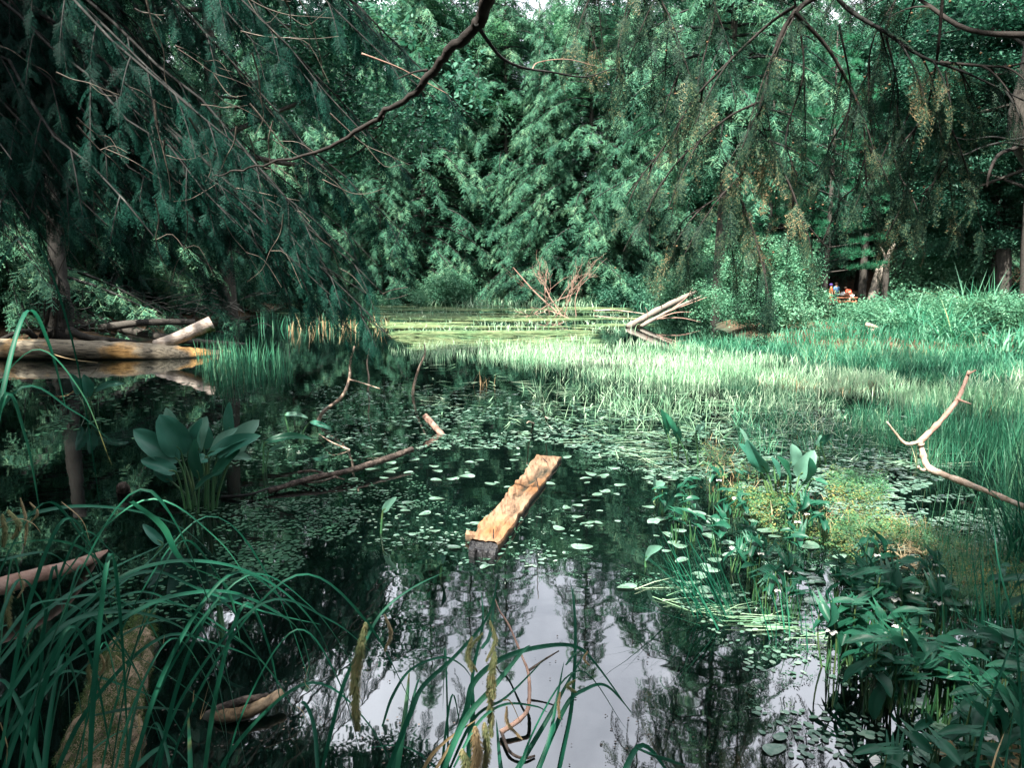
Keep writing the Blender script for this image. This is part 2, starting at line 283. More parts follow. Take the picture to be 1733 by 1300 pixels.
# ------------------------------------------------------------------ tubes and blades
def spline(pts, k=6):
    P = np.asarray(pts, float)
    if len(P) < 3: 
        t = np.linspace(0, 1, k+1)[:, None]; return P[0]*(1-t)+P[-1]*t
    Q = np.vstack([2*P[0]-P[1], P, 2*P[-1]-P[-2]]); out = []
    for i in range(1, len(Q)-2):
        for t in np.linspace(0, 1, k, endpoint=False):
            a, b_, c, d = Q[i-1], Q[i], Q[i+1], Q[i+2]
            out.append(0.5*((2*b_)+(-a+c)*t+(2*a-5*b_+4*c-d)*t*t+(-a+3*b_-3*c+d)*t**3))
    out.append(P[-1]); return np.array(out)
def tube(g, pts, r0, r1, sides=6, k=5, knob=0.0, rng=None, cap=True, raw=False, flat=1.0):
    P = np.asarray(pts, float) if raw else spline(pts, k)
    n = len(P); T = nrm(np.gradient(P, axis=0)); ref = np.array([0, 0, 1.0]) if abs(T[0][2]) < 0.9 else np.array([1.0, 0, 0])
    rad = r0+(r1-r0)*np.linspace(0, 1, n)**0.9 if np.isscalar(r0) else np.asarray(r0)
    if knob and rng is not None: rad = rad*(1+knob*(rng.random(n)-0.5))
    u = nrm(np.cross(T, ref)); v = nrm(np.cross(T, u)); a = np.linspace(0, 2*PI, sides, endpoint=False)
    ca, sa = np.cos(a), np.sin(a)
    jit = 1.0 if not knob or rng is None else 1+knob*0.5*(rng.random((n, sides, 1))-0.5)
    V = P[:, None, :]+rad[:, None, None]*jit*(ca[None, :, None]*u[:, None, :]+flat*sa[None, :, None]*v[:, None, :])
    i = np.arange(n-1)[:, None]*sides; j = np.arange(sides)[None, :]; j2 = (j+1) % sides
    F = np.stack([i+j, i+j2, i+sides+j2, i+sides+j], -1).reshape(-1, 4)
    g.add(V.reshape(-1, 3), F)
    if cap and r0 is not None:
        base = g.n-n*sides
        g.L.append(np.arange(sides, dtype=np.int32)[::-1]+base); g.S.append(np.array([sides], np.int32))
        g.L.append(np.arange(sides, dtype=np.int32)+base+(n-1)*sides); g.S.append(np.array([sides], np.int32))
    return P
def blade_strip(g, path, width, up=None, fold=0.25, prof=None):
    """one grass blade along a path: three vertices across, V-folded"""
    P = np.asarray(path, float); n = len(P); T = nrm(np.gradient(P, axis=0))
    side = nrm(np.cross(T, np.array([0, 0, 1.0]) if up is None else up)); nv = nrm(np.cross(side, T))
    t = np.linspace(0, 1, n); wd = width*(prof(t) if prof else np.clip((1-t)**0.55*(0.55+0.45*np.clip(t*5, 0, 1)), 0.02, 1))
    V = np.stack([P-side*wd[:, None]/2+nv*wd[:, None]*fold, P, P+side*wd[:, None]/2+nv*wd[:, None]*fold], 1)
    i = np.arange(n-1)[:, None]*3; j = np.arange(2)[None, :]
    g.add(V.reshape(-1, 3), np.stack([i+j, i+j+1, i+j+4, i+j+3], -1).reshape(-1, 4))
def grass(g, root, L, az, lean, droop, width, seg=4, rng=None):
    """many blades at once. root (N,3), L length, az azimuth, lean/droop in 0..1.5"""
    N = len(root); t = np.linspace(0, 1, seg+1)[None, :, None]
    d = np.stack([np.cos(az), np.sin(az), np.zeros(N)], -1)[:, None, :]
    L = L[:, None, None]; le = lean[:, None, None]; dr = droop[:, None, None]
    P = root[:, None, :]+d*L*(le*t+dr*t**2)+np.array([0, 0, 1.0])*L*(t*(1-0.3*le)-0.75*dr*t**2.4)
    P = P.astype(np.float32)
    tw = az+PI/2+(rng.random(N)-0.5)*1.6
    s = np.stack([np.cos(tw), np.sin(tw), np.zeros(N)], -1)[:, None, :]*(width[:, None, None]/2)*(1-t**1.6)
    V = np.stack([P-s, P+s], 2).astype(np.float32).reshape(N, -1, 3)
    nv = 2*(seg+1); i = np.arange(seg)*2
    F = np.stack([i, i+1, i+3, i+2], -1)
    F = (F[None]+(np.arange(N)*nv)[:, None, None]).reshape(-1, 4)
    g.add(V.reshape(-1, 3), F)
def inpoly(poly, N, rng):
    P = np.array(poly, float); lo, hi = P.min(0), P.max(0); out = []
    while len(out) < N:
        q = lo+(hi-lo)*rng.random((N*2, 2)); c = np.zeros(len(q), bool); j = len(P)-1
        for i in range(len(P)):
            xi, yi = P[i]; xj, yj = P[j]
            c ^= ((yi > q[:, 1]) != (yj > q[:, 1])) & (q[:, 0] < (xj-xi)*(q[:, 1]-yi)/(yj-yi+1e-9)+xi); j = i
        out += list(q[c])
    return np.array(out[:N])
def Wn(q, z=0.0):
    x = (q[:, 0]-866.5)/FPX; y = (650-q[:, 1])/FPX; dz = -sp+y*cp; t = (z-CAMH)/dz
    return np.stack([x*t, (cp+y*sp)*t, np.full(len(q), z)], -1)

# ------------------------------------------------------------------ foliage templates
def T_of(g): return g.data()
def hem_frond(nside=8, rng=None, wid=0.02, droop=0.35, seg=2):
    """a drooping hemlock spray along +X, length 1: side twigs, each with small leaflets"""
    g = Geo(); L = 0.42; V = []; F = []; c = 0
    def strip(P, Q, w_, tip=.15):
        nonlocal c
        d = Q-P; s = np.array([-d[1], d[0], 0]); s = s/(np.linalg.norm(s)+1e-9)*w_; V.extend([P-s, P+s, Q+s*tip, Q-s*tip]); F.append((c, c+1, c+2, c+3)); c += 4
    for k in range(nside):
        t = 0.06+0.94*(k+0.2+.6*rng.random())/nside; l = L*(1-t**1.5*0.75)*(0.6+0.6*rng.random())
        for s in (-1, 1):
            if rng.random() < .08: continue
            a = R(38+24*rng.random()); z0 = -droop*t*t; dz = rng.uniform(-.55, .0); P = np.array([t, 0, z0]); d = np.array([math.cos(a), s*math.sin(a), dz]); Q = P+d*l+np.array([0, 0, -.3*l*l]); strip(P, Q, wid)
            sd = np.array([-s*d[1]*s, d[0], 0])
            for q in range(4):
                f = (q+.5+.4*rng.random())/4.4
                for s2 in (-1, 1):
                    b = P+(Q-P)*f; e = b+(d*.5+sd*s2*.8+np.array([0, 0, rng.uniform(-.5, .1)]))*l*.26*(1.25-f)*rng.uniform(.6, 1.3); strip(b, e, wid*.8, .3)
    P = [np.array([q, 0, -droop*q*q]) for q in (0, 0.5, 1.08)]; strip(P[0], P[1], wid*.7, 1); strip(P[1], P[2], wid*.7)
    g.add(np.array(V), np.array(F)); return T_of(g)
def hem_detail(rng, nside=9, needles=8, nl=0.05, nw=0.013, droop=0.4):
    """near hemlock spray with separate short needles, length 1"""
    g = Geo(); V = []; F = []; c = 0
    def needles_on(P, Q, n):
        nonlocal c
        P = np.array(P); Q = np.array(Q); d = Q-P; dl = np.linalg.norm(d); d = d/dl; s = np.array([-d[1], d[0], 0]); s = s/(np.linalg.norm(s)+1e-9)
        for i in range(n):
            for sg in (-1, 1):
                b = P+(Q-P)*((i+0.3+0.4*rng.random())/n); dirn = (s*sg+d*0.45+np.array([0, 0, -0.25+0.3*rng.random()])); dirn /= np.linalg.norm(dirn)
                l = nl*(0.7+0.5*rng.random()); wv = d*nw
                V.extend([b-wv, b+wv, b+dirn*l+wv*0.5, b+dirn*l-wv*0.5]); F.append((c, c+1, c+2, c+3)); c += 4
    def twig(P, Q, wd):
        nonlocal c
        P = np.array(P); Q = np.array(Q); d = Q-P; s = np.array([-d[1], d[0], 0.0]); s = s/(np.linalg.norm(s)+1e-9)*wd
        V.extend([P-s, P+s, Q+s*.4, Q-s*.4]); F.append((c, c+1, c+2, c+3)); c += 4
    for k in range(nside):
        t = 0.08+0.9*(k+0.4)/nside; l = 0.33*(1-0.75*t**1.4)*(0.75+0.5*rng.random())
        for s in (-1, 1):
            a = R(40+18*rng.random()); P = (t, 0, -droop*t*t); Q = (t+math.cos(a)*l, s*math.sin(a)*l, -droop*t*t-0.32*l-0.05*rng.random())
            twig(P, Q, 0.004); needles_on(P, Q, max(2, int(needles*l/0.33)))
    for i in range(4):
        a_, b_ = i/4, (i+1)/4; twig((a_, 0, -droop*a_*a_), (b_, 0, -droop*b_*b_), 0.006); needles_on((a_, 0, -droop*a_*a_), (b_, 0, -droop*b_*b_), 5)
    g.add(np.array(V), np.array(F)); return T_of(g)
def leaf_cluster(rng, n=12, ll=0.28, lw=0.15):
    g = Geo()
    for i in range(n):
        p = (rng.random(3)-0.5)*np.array([1.0, 1.0, 0.6]); a = rng.random()*2*PI; el = rng.normal(0, 0.35)-0.25
        d = np.array([math.cos(a)*math.cos(el), math.sin(a)*math.cos(el), math.sin(el)]); s = nrm(np.cross(d, [0, 0, 1]))+np.array([0, 0, rng.normal(0, 0.25)])
        l = ll*(0.7+0.6*rng.random()); w_ = lw*(0.7+0.5*rng.random())
        up = np.array([0, 0, 0.12*w_])
        g.add([p, p+d*l*0.45-s*w_/2+up, p+d*l, p+d*l*0.45+s*w_/2+up], [(0, 1, 2), (0, 2, 3)])
    return T_of(g)
def pine_tuft(rng, n=26):
    g = Geo()
    for i in range(n):
        a = rng.random()*2*PI; e = rng.random()*1.2; d = np.array([math.sin(e)*math.cos(a), math.sin(e)*math.sin(a), math.cos(e)*0.9]); s = nrm(np.cross(d, rng.normal(0, 1, 3)))*0.022
        g.add([s*-1, s, d*(0.6+0.4*rng.random())], [(0, 1, 2)])
    return T_of(g)
rs = np.random.RandomState(5)
FR = [hem_frond(7, rs, .020), hem_frond(8, rs, .018), hem_frond(6, rs, .022), hem_frond(7, rs, .02, .6)]
HD = [hem_detail(rs), hem_detail(rs, 8, 7, 0.055, 0.015, 0.55), hem_detail(rs, 10, 8, 0.045, 0.012, 0.3)]
LC = [leaf_cluster(rs, 13), leaf_cluster(rs, 10, 0.32, 0.17), leaf_cluster(rs, 15, 0.22, 0.13)]
PT = [pine_tuft(rs), pine_tuft(rs)]
def frame_axes(d, up, roll=None, rng=None):
    d = nrm(d); up = np.asarray(up, float)
    y = nrm(np.cross(up, d)); z = np.cross(d, y)
    if roll is not None:
        c_, s_ = np.cos(roll)[:, None], np.sin(roll)[:, None]; y, z = y*c_+z*s_, z*c_-y*s_
    return d, y, z
def stamps(g, tmpls, P, D, S, rng, rollsd=0.3, upn=None, flatz=1.0):
    P = np.asarray(P); D = np.asarray(D); S = np.asarray(S)[:, None]
    up = np.tile(np.array([0, 0, 1.0]), (len(P), 1))+rng.normal(0, 0.12, (len(P), 3))
    X, Y, Z = frame_axes(D, up, rng.normal(0, rollsd, len(P)))
    pick = rng.randint(0, len(tmpls), len(P))
    for k, tm in enumerate(tmpls):
        m_ = pick == k
        if m_.any(): g.stamp(tm, P[m_], X[m_]*S[m_], Y[m_]*S[m_], Z[m_]*S[m_]*flatz)

# ------------------------------------------------------------------ trees of the far forest
def hemlock_meshes(seed, H=20.0, base=1.0, Rmax=4.2, nl=95, fs=0.85, tm=None, trunk_r=0.22, density=1.0, droop=0.35, bare=0.0):
    rng = np.random.RandomState(seed); tg = Geo(); cg = Geo(); lg = Geo(); tm = tm or FR
    bend = rng.normal(0, 0.25, 2)
    tp = np.array([[bend[0]*math.sin(q*2.2), bend[1]*math.sin(q*1.7), q*H] for q in np.linspace(0, 1, 12)]); tp[0, 2] = -0.4
    tube(tg, tp, trunk_r, 0.02, 9, k=2, knob=0.12, rng=rng, raw=False)
    for i in range(nl):
        f = (i+rng.random())/nl; z = base+(H-base)*f**1.05; L = Rmax*(1-f)**0.75*(0.55+0.6*rng.random())+0.35
        az = i*2.399+rng.normal(0, 0.35); d = np.array([math.cos(az), math.sin(az), 0]); el = 0.15+0.5*f-0.2*rng.random()
        m_ = max(4, int(L*2.6)); t = np.linspace(0, 1, m_+1)
        side = np.array([-d[1], d[0], 0]); wob = rng.normal(0, 0.12)
        P = np.array([bend[0]*math.sin(f*2.2), bend[1]*math.sin(f*1.7), z])+d*(L*t)[:, None]+side*(wob*L*t*t)[:, None]+np.array([0, 0, 1.0])*(L*(el*t-(el+droop+0.25*rng.random())*t*t))[:, None]
        tube(lg, P, 0.018+0.012*L, 0.006, 4, raw=True, cap=False)
        ps, ds, ss = [], [], []
        for k in range(1, m_+1):
            if k/m_ < bare: continue
            T_ = nrm(P[k]-P[k-1]); rr = (0.55+0.45*math.sin(PI*min(1, k/m_*0.9)))
            for q in range(max(1, int(round(2*density)))):
                for s in (-1, 1):
                    if rng.random() < 0.12: continue
                    a = rng.uniform(0.25, 1.4)*s; dd = T_*math.cos(a)+side*math.sin(a)+np.array([0, 0, -0.15-0.25*rng.random()])
                    ps.append(P[k-1]+(P[k]-P[k-1])*rng.random()+rng.normal(0, 0.05, 3)); ds.append(dd); ss.append(fs*(0.6+0.6*rng.random())*rr*min(1, 0.45+L/Rmax)*rng.choice([.6, 1, 1.25]))
        ps.append(P[-1]-nrm(P[-1]-P[-2])*0.3); ds.append(P[-1]-P[-2]); ss.append(fs*0.9)
        stamps(cg, tm, np.array(ps), np.array(ds), np.array(ss), rng, 0.35)
    return tg, lg, cg
def make_hemlock(name, label, loc, **kw):
    tg, lg, cg = hemlock_meshes(**kw); t = thing(name, label, 'tree', loc)
    obj('trunk', tg, M['bark'], t, True, loc=(0, 0, 0)); obj('limbs', lg, M['twig'], t, loc=(0, 0, 0)); obj('crown', cg, M[kw.get('mat', 'hem_far')] if 'mat' in kw else M['hem_far'], t, loc=(0, 0, 0))
    return t
def G(x, y): return (x, y, float(hgt(x, y)))
def at(px, Y):                        # ground point under photo column px at distance Y
    x = (px-866.5)/FPX*Y*(1.0/cp)*cp/1.0
    x = (px-866.5)/FPX*math.hypot(Y, 0)*1.01
    return G(x, Y)
hemA = make_hemlock('hemlock_tree', 'tall sunlit hemlock with drooping pale boughs beside the dead brush', at(985, 47), seed=11, H=30, base=0.5, Rmax=6.4, nl=230, fs=.95, droop=0.28)
hemB = make_hemlock('hemlock_tree', 'hemlock with spreading boughs above the rounded waterside shrub', at(720, 49), seed=12, H=28, base=0.8, Rmax=6.2, nl=210, fs=.95, droop=0.32)
hemC = make_hemlock('hemlock_tree', 'slim hemlock with long low boughs between two fuller hemlocks', at(860, 51), seed=13, H=29, base=1.0, Rmax=5.6, nl=210, fs=.9, droop=0.25)
# sunlit row along the far bank
rowspec = [(600, 50, hemC, 0.9, 'hemlock whose lower boughs hang behind the drooping bough tip'), (1085, 50, hemB, 1.05, 'sunlit hemlock behind the two leaning dead logs'),
           (1185, 50, hemC, 1.0, 'shadowed hemlock behind the shrub thicket, next to the leaning logs'), (500, 47, hemA, 0.85, 'hemlock behind the still inlet with the straw reeds'),
           (915, 46.5, hemB, 0.62, 'short bushy hemlock leaning boughs toward the dead brush'), (1035, 45.5, hemC, 0.5, 'young hemlock with pale boughs behind the dark shrub'), (650, 46, hemA, 0.5, 'young hemlock behind the rounded waterside shrub'), (800, 54, hemA, 1.0, 'tall hemlock filling the gap between the two front hemlocks')]
hemA.scale = (1, 1, .85); hemC.scale = (1, 1, .93)
def low(o, k): o.scale = (o.scale[0], o.scale[0], o.scale[0]*k); return o      # the lower trees in the middle leave the sky open above them
hemD = make_hemlock('hemlock_tree', 'big dark hemlock rising behind the tallest thicket shrub', G(8.0, 30), seed=14, H=26, base=6.0, Rmax=5.6, nl=150, fs=.9, droop=.3)
for px, Y, src, sc, lb in rowspec:
    o = dup(src, at(px, Y), random.Random(px).random()*6.28, sc, lb)
    if sc > .8: low(o, {600: .95, 1085: .82, 1185: 1, 500: 1, 800: .9}[px])
rng = np.random.RandomState(3)
k = 0
for Yr, step in ((58, 5.0), (65, 6.0), (74, 7.0), (88, 9.0)):
    xs = np.arange(-Yr*0.78, Yr*0.85, step)
    for x in xs:
        xx = x+rng.normal(0, 1.0); yy = Yr+rng.normal(0, 1.3); src = (hemA, hemB, hemC)[k % 3]; k += 1
        o = dup(src, G(xx, yy), rng.random()*6.28, 0.74+0.2*rng.random(), 'dark hemlock standing deep in the forest behind the bank', 'hemlocks deep in the forest')
        if -.14 < xx/yy < .20: low(o, .92)
# the forest goes on round pond and viewer, added to dim the sky light
for i, (x, y, sc) in enumerate([(-15, 26, .9), (-19, 33, .9), (-17, 20, .85), (-23, 26, .9), (-24, 38, .9), (-12.5, 6.5, .8), (-15.8, 12.5, .8), (-18, 9, .9), (-19, 2, .95), (-12, -6, .9), (-20, -10, 1), (-11, -13, .85), (0.5, -9, .9), (7.5, -6, .85), (14, -8, .95), (13, 1.5, .85), (17, 8, .9), (26, 13, .9), (33, 24, .9), (30, 10, 1), (5, -16, 1), (-4, -19, 1), (22, 0, 1), (-26, 14, 1), (36, 36, .85), (-17, 49, 1.0), (-13, 25.5, .9), (-15, 31.5, .95)]):
    dup((hemB, hemC, hemA)[i % 3], G(x, y), i*1.3, sc*.95, 'dark hemlock of the forest surrounding the pond', 'hemlocks around the pond')

# (more near-bank trees, added for shade, follow with the broad-leaved ones)
# broad-leaved trees
def broad_meshes(seed, H=14, Rc=4.0, base=2.5, ncl=2600, ls=0.8, trunk_r=0.16, tm=None, lean=0.0):
    rng = np.random.RandomState(seed); tg = Geo(); cg = Geo(); tm = tm or LC
    tp = [np.array([lean*q*H+0.3*math.sin(q*5+seed), 0.25*math.sin(q*4+seed*2), q*H*0.9]) for q in np.linspace(0, 1, 7)]; tp[0][2] = -0.3
    tube(tg, tp, trunk_r, 0.03, 9, 3, 0.12, rng)
    tips = []
    for i in range(34):
        f = 0.1+0.88*rng.random(); z = base+(H*0.92-base)*f; az = rng.random()*2*PI; L = Rc*(0.35+0.7*math.sin(PI*(0.15+0.8*f)))*(0.6+0.5*rng.random())
        o = np.array([lean*z, 0, z]); e = o+np.array([math.cos(az)*L, math.sin(az)*L, L*0.35*rng.random()]); mid = (o+e)/2+rng.normal(0, 0.15*L, 3)
        tube(tg, [o, mid, e], 0.03+0.01*L, 0.008, 4, 4, cap=False); tips += [(e, 0.9), (mid*0.4+e*0.6, 0.8), (mid, 0.6)]
    ps = []; 
    per = ncl//len(tips)
    for e, s in tips:
        r_ = (0.5+0.5*rng.random())*s*Rc*0.30
        q = rng.normal(0, 1, (per, 3)); q = q/np.linalg.norm(q, axis=1, keepdims=True)*(rng.random((per, 1))**0.4)*r_*np.array([1.3, 1.3, 0.55]); ps.append(q+e)
    ps = np.concatenate(ps); a = rng.random(len(ps))*2*PI
    D = np.stack([np.cos(a), np.sin(a), rng.normal(-0.15, 0.2, len(ps))], -1)
    stamps(cg, tm, ps, D, ls*(0.7+0.6*rng.random(len(ps))), rng, 0.3)
    return tg, cg
def make_broad(name, label, loc, mat='broad', cat='tree', bark='bark', **kw):
    tg, cg = broad_meshes(**kw); t = thing(name, label, cat, loc)
    obj('trunk', tg, M[bark], t, True, loc=(0, 0, 0)); obj('crown', cg, M[mat], t, loc=(0, 0, 0)); return t
mapA = make_broad('maple_tree', 'bright green maple spreading high above the far hemlocks', at(735, 53), seed=21, H=20, Rc=5.5, base=7.5, ncl=5200, ls=0.62, mat='broad', trunk_r=0.16)
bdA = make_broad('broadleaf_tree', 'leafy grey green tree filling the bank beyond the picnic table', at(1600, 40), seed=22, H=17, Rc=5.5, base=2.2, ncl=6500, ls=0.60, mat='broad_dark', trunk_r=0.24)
dup(mapA, at(610, 52), 2.0, 0.95, 'bright green maple beside the bare thin trunk')
dup(bdA, at(1655, 38), 3.3, 0.7, 'leafy tree with low pale boughs above the arching reeds')
dup(bdA, at(1545, 43), 0.3, 0.8, 'leafy tree whose boughs cover the thin leaning trunks')
dup(bdA, at(1500, 50), 5.3, 1.1, 'tall leafy tree behind the group of pale trunks')
dup(bdA, at(1330, 47), 1.9, 0.9, 'leafy tree in shade behind the tallest thicket shrub')
dup(bdA, G(-9.8, 26.5), 2.2, 1.35, 'tall broad tree standing over the shaded inlet behind the drooping boughs')
dup(bdA, G(12.5, 52), 4.4, 1.3, 'tall leafy tree behind the people at the picnic table')
dup(hemD, G(16, 48), 1.1, 1.1, 'tall hemlock behind the leaning pale trunks')
dup(bdA, G(23, 34), .9, 1.25, 'tall broad tree towering over the reeds behind the dark upright trunk')
dup(bdA, G(29, 31), 3.9, 1.3, 'tall broad tree standing just past the picture edge')
dup(bdA, at(1740, 37), 1.3, 0.85, 'leafy tree at the edge above the grey driftwood on the shore')
dup(bdA, at(1440, 52), 2.6, 1.0, 'leafy tree rising behind the picnic table')
dup(bdA, at(1250, 56), 4.1, 0.95, 'tree in deep shade between the shrub thicket and the pine')
dup(bdA, at(1900, 44), 5.1, 1.0, 'leafy tree beyond the reed tops by the open water')
dup(mapA, at(845, 56), 3.0, 1.0, 'bright green maple directly behind the crossing dark bough')
dup(mapA, at(935, 60), 1.4, 1.02, 'bright green maple showing between the hemlock tops')
dup(mapA, at(1040, 58), 5.0, 1.0, 'bright green maple behind the hanging needle drapes')
dup(mapA, at(1330, 60), 0.6, 0.95, 'bright green tree glimpsed through the cone hung branch')
dup(bdA, G(-3.7, -3.8), .4, .55, 'unseen young leafy tree added to shade the near sedge')  # out of view, added to shade the sedge and mossy log
dup(hemD, G(-5.6, -6.6), .4, .42, 'unseen young hemlock added behind it to shade the foreground')  # unseen too, added to deepen the left foreground shade
dup(bdA, G(-5.3, -0.7), 2.4, .52, 'unseen young leafy tree added to shade the big leaved clump')  # out of view, added so the big-leaved clump falls into dappled shade
# pine with bright flat boughs
def make_pine(name, label, loc, seed, H=13):
    rng = np.random.RandomState(seed); tg = Geo(); cg = Geo(); t = thing(name, label, 'tree', loc)
    tube(tg, [(0, 0, -0.3), (0.1, 0, H*0.5), (0, 0.1, H)], 0.17, 0.03, 8, 6, 0.1, rng)
    for i in range(46):
        z = 2.2+(H-2.4)*(i/46.0); az = i*2.4+rng.normal(0, .3); L = 3.6*(1-z/H)**0.6*(0.6+0.5*rng.random())+0.4; d = np.array([math.cos(az), math.sin(az), 0.0]); P = np.array([d*L*q+np.array([0, 0, z+0.12*L*q]) for q in np.linspace(0, 1, 7)])
        tube(tg, P, 0.03, 0.008, 4, raw=True, cap=False)
        n_ = int(60*L/3); q = 0.35+0.65*rng.random(n_)**0.7; sd = np.array([-d[1], d[0], 0]); ps = d*(L*q)[:, None]+sd*(rng.normal(0, 0.24, n_)*L*0.5)[:, None]+np.array([0, 0, 1.0])*(z+0.12*L*q+rng.normal(0, 0.06, n_))[:, None]
        D = d+sd*rng.normal(0, 0.5, (n_, 1))+np.array([0, 0, 0.25]); X, Y, Z = frame_axes(np.tile(np.array([1.0, 0, 0]), (n_, 1))+rng.normal(0, .2, (n_, 3)), np.tile(np.array([0, 0, 1.0]), (n_, 1)))
        g_ = 0.34*(0.7+0.5*rng.random((n_, 1))); cg.stamp(PT[i % 2], ps, X*g_, Y*g_, Z*g_)
    obj('trunk', tg, M['bark'], t, True, loc=(0, 0, 0)); obj('crown', cg, M['pine'], t, loc=(0, 0, 0)); return t
pineA = make_pine('pine_tree', 'bright green pine with flat tufted boughs behind the shrub thicket', at(1385, 36), 31, 13)
dup(pineA, at(1290, 41), 1.2, 1.0, 'bright green pine half hidden behind the hanging cone branch')

# bare trunks by the picnic table and thin stems in the forest
def trunk_thing(label, px0, py0, px1, py1, Y, r0, r1, mat='bark_pale', name='bare_tree', cat='tree', seed=0, mid=None, group=None, extra=()):
    rng = np.random.RandomState(seed); a = WD(px0, py0, Y); b_ = WD(px1, py1, Y); t = thing(name, label, cat, a, group); g = Geo()
    mids = [WD(*mid, Y)] if mid else [(a+b_)/2+rng.normal(0, 0.04, 3)]
    a2 = a.copy(); a2[2] = min(a[2], float(hgt(a[0], a[1])))-0.1
    tube(g, [a2]+mids+[b_], r0, r1, 10, 6, 0.14, rng); obj('trunk', g, M[mat], t, True)
    for e in extra:
        g = Geo(); P = [WD(x, y, Y) for x, y in e[0]]; tube(g, P, e[1], e[2], 6, 4, 0.1, rng); obj('branch', g, M[mat], t, True)
    return t
trunk_thing('short pale sunlit trunk leaning right beside the picnic table', 1466, 515, 1487, 455, 36, 0.20, 0.13, seed=1)
trunk_thing('grey upright trunk rising just behind the leaning pale trunk', 1458, 518, 1466, 395, 37, 0.20, 0.14, 'bark', seed=2, mid=(1461, 460))
trunk_thing('pale broken trunk leaning out above the leafy boughs', 1470, 520, 1513, 412, 38.5, 0.20, 0.10, seed=3, mid=(1490, 465), extra=[([(1500, 440), (1494, 425), (1490, 418)], 0.06, 0.03)])
trunk_thing('dark upright trunk standing between the pale trunks and the arching reeds', 1495, 518, 1502, 430, 38, 0.17, 0.15, 'bark', seed=4)
trunk_thing('thin grey trunk leaning right in the shade by the reeds', 1505, 518, 1535, 430, 40, 0.10, 0.06, 'bark', seed=5)
for i, (a_, b_, c_, d_, Y, r_) in enumerate([(597, 60, 597, -60, 53, 0.045), (652, 110, 652, 45, 53, 0.06), (912, 100, 914, -60, 52, 0.04), (985, 520, 990, 430, 46.5, 0.16), (1112, 500, 1115, 330, 53, 0.09), (1700, 520, 1700, 420, 36, 0.35), (1648, 515, 1640, 400, 40, 0.18), (706, 500, 700, 330, 53, 0.12)]):
    lbs = ['thin bare stem against the bright maple leaves', 'thin pale dead stem in front of the maple leaves', 'long thin bare stem hanging above the hemlock boughs', 'dark trunk in the shade behind the dead brush', 'slender trunk in the shade behind the leaning logs', 'wide dark trunk above the grey driftwood', 'dark trunk in deep shade behind the arching reeds', 'dark trunk rising behind the rounded waterside shrub']
    trunk_thing(lbs[i], a_, b_, c_, d_, Y, r_, r_*0.8, 'bark' if i > 2 else 'bark_pale', seed=10+i)

# ------------------------------------------------------------------ shrubs
def make_shrub(label, px, Y, seed, rad=1.2, h=2.0, ncl=900, ls=0.35, mat='shrub', name='shrub', group=None):
    rng = np.random.RandomState(seed); loc = at(px, Y); t = thing(name, label, 'shrub', loc, group); sg = Geo(); cg = Geo()
    tips = []
    for i in range(12):
        a = rng.random()*2*PI; q = rng.random()**0.6; e = np.array([math.cos(a)*rad*q, math.sin(a)*rad*q, h*(1.0-0.55*q*q)*(0.65+0.35*rng.random())]); tube(sg, [(0, 0, -0.2), e*0.5+rng.normal(0, .08, 3), e], 0.025, 0.006, 4, 4, cap=False); tips += [e, e*0.75, e*np.array([0.8, 0.8, 0.45])]
    per = ncl//len(tips); ps = []
    for e in tips:
        q = nrm(rng.normal(0, 1, (per, 3)))*(rng.random((per, 1))**0.45)*rad*0.42*np.array([1, 1, 0.7]); ps.append(q+e)
    ps = np.concatenate(ps); ps[:, 2] = np.abs(ps[:, 2]); a = rng.random(len(ps))*2*PI; D = np.stack([np.cos(a), np.sin(a), rng.normal(-0.1, 0.25, len(ps))], -1)
    stamps(cg, LC, ps, D, ls*(0.7+0.6*rng.random(len(ps))), rng, 0.4)
    obj('stems', sg, M['twig'], t, loc=(0, 0, 0)); obj('foliage', cg, M[mat], t, loc=(0, 0, 0)); return t
make_shrub('rounded bright shrub at the far waterline, widest one', 765, 44, 41, 2.0, 2.3, 1500, 0.5)
make_shrub('small pale shrub tuft at the far waterline by the bough tip', 640, 42, 42, 1.1, 0.9, 500, 0.4)
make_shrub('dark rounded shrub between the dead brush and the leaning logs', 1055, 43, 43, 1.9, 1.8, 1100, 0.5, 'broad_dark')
make_shrub('shrub with glossy leaves growing over the top of the leaning logs', 1175, 34, 44, 2.0, 2.7, 1500, 0.45)
make_shrub('leafy shrub in the thicket next to the leaning logs', 1235, 27, 45, 1.5, 2.3, 1300, 0.34)
make_shrub('tallest leafy shrub of the thicket beneath the hanging cones', 1310, 25, 46, 1.7, 3.0, 1900, 0.34)
make_shrub('leafy shrub directly before the person in orange', 1338, 24, 47, 1.0, 1.6, 1100, 0.32)
make_shrub('low shrub at the foot of the pale trunks', 1455, 24, 48, 1.2, .5, 700, 0.30)
make_shrub('dense green bush under the arching reed tuft', 1560, 21, 49, 1.3, 0.95, 1300, 0.28)
make_shrub('dense green bush next to the old stump', 1500, 20, 50, 1.0, .6, 900, 0.26)
make_shrub('low bush on the bank before the open water', 1690, 19, 51, 1.2, 0.95, 1100, 0.26)
make_shrub('low leafy bush where the reeds meet the thicket', 1290, 20.5, 52, 1.2, 1.2, 1100, 0.27)
make_shrub('grey green bush on the far shore above the driftwood', 1730, 38, 53, 2.2, 1.9, 1200, 0.5, 'broad_dark')
make_shrub('low bush in shade along the left inlet bank', 470, 40, 54, 1.6, 1.1, 700, 0.45, 'broad_dark')
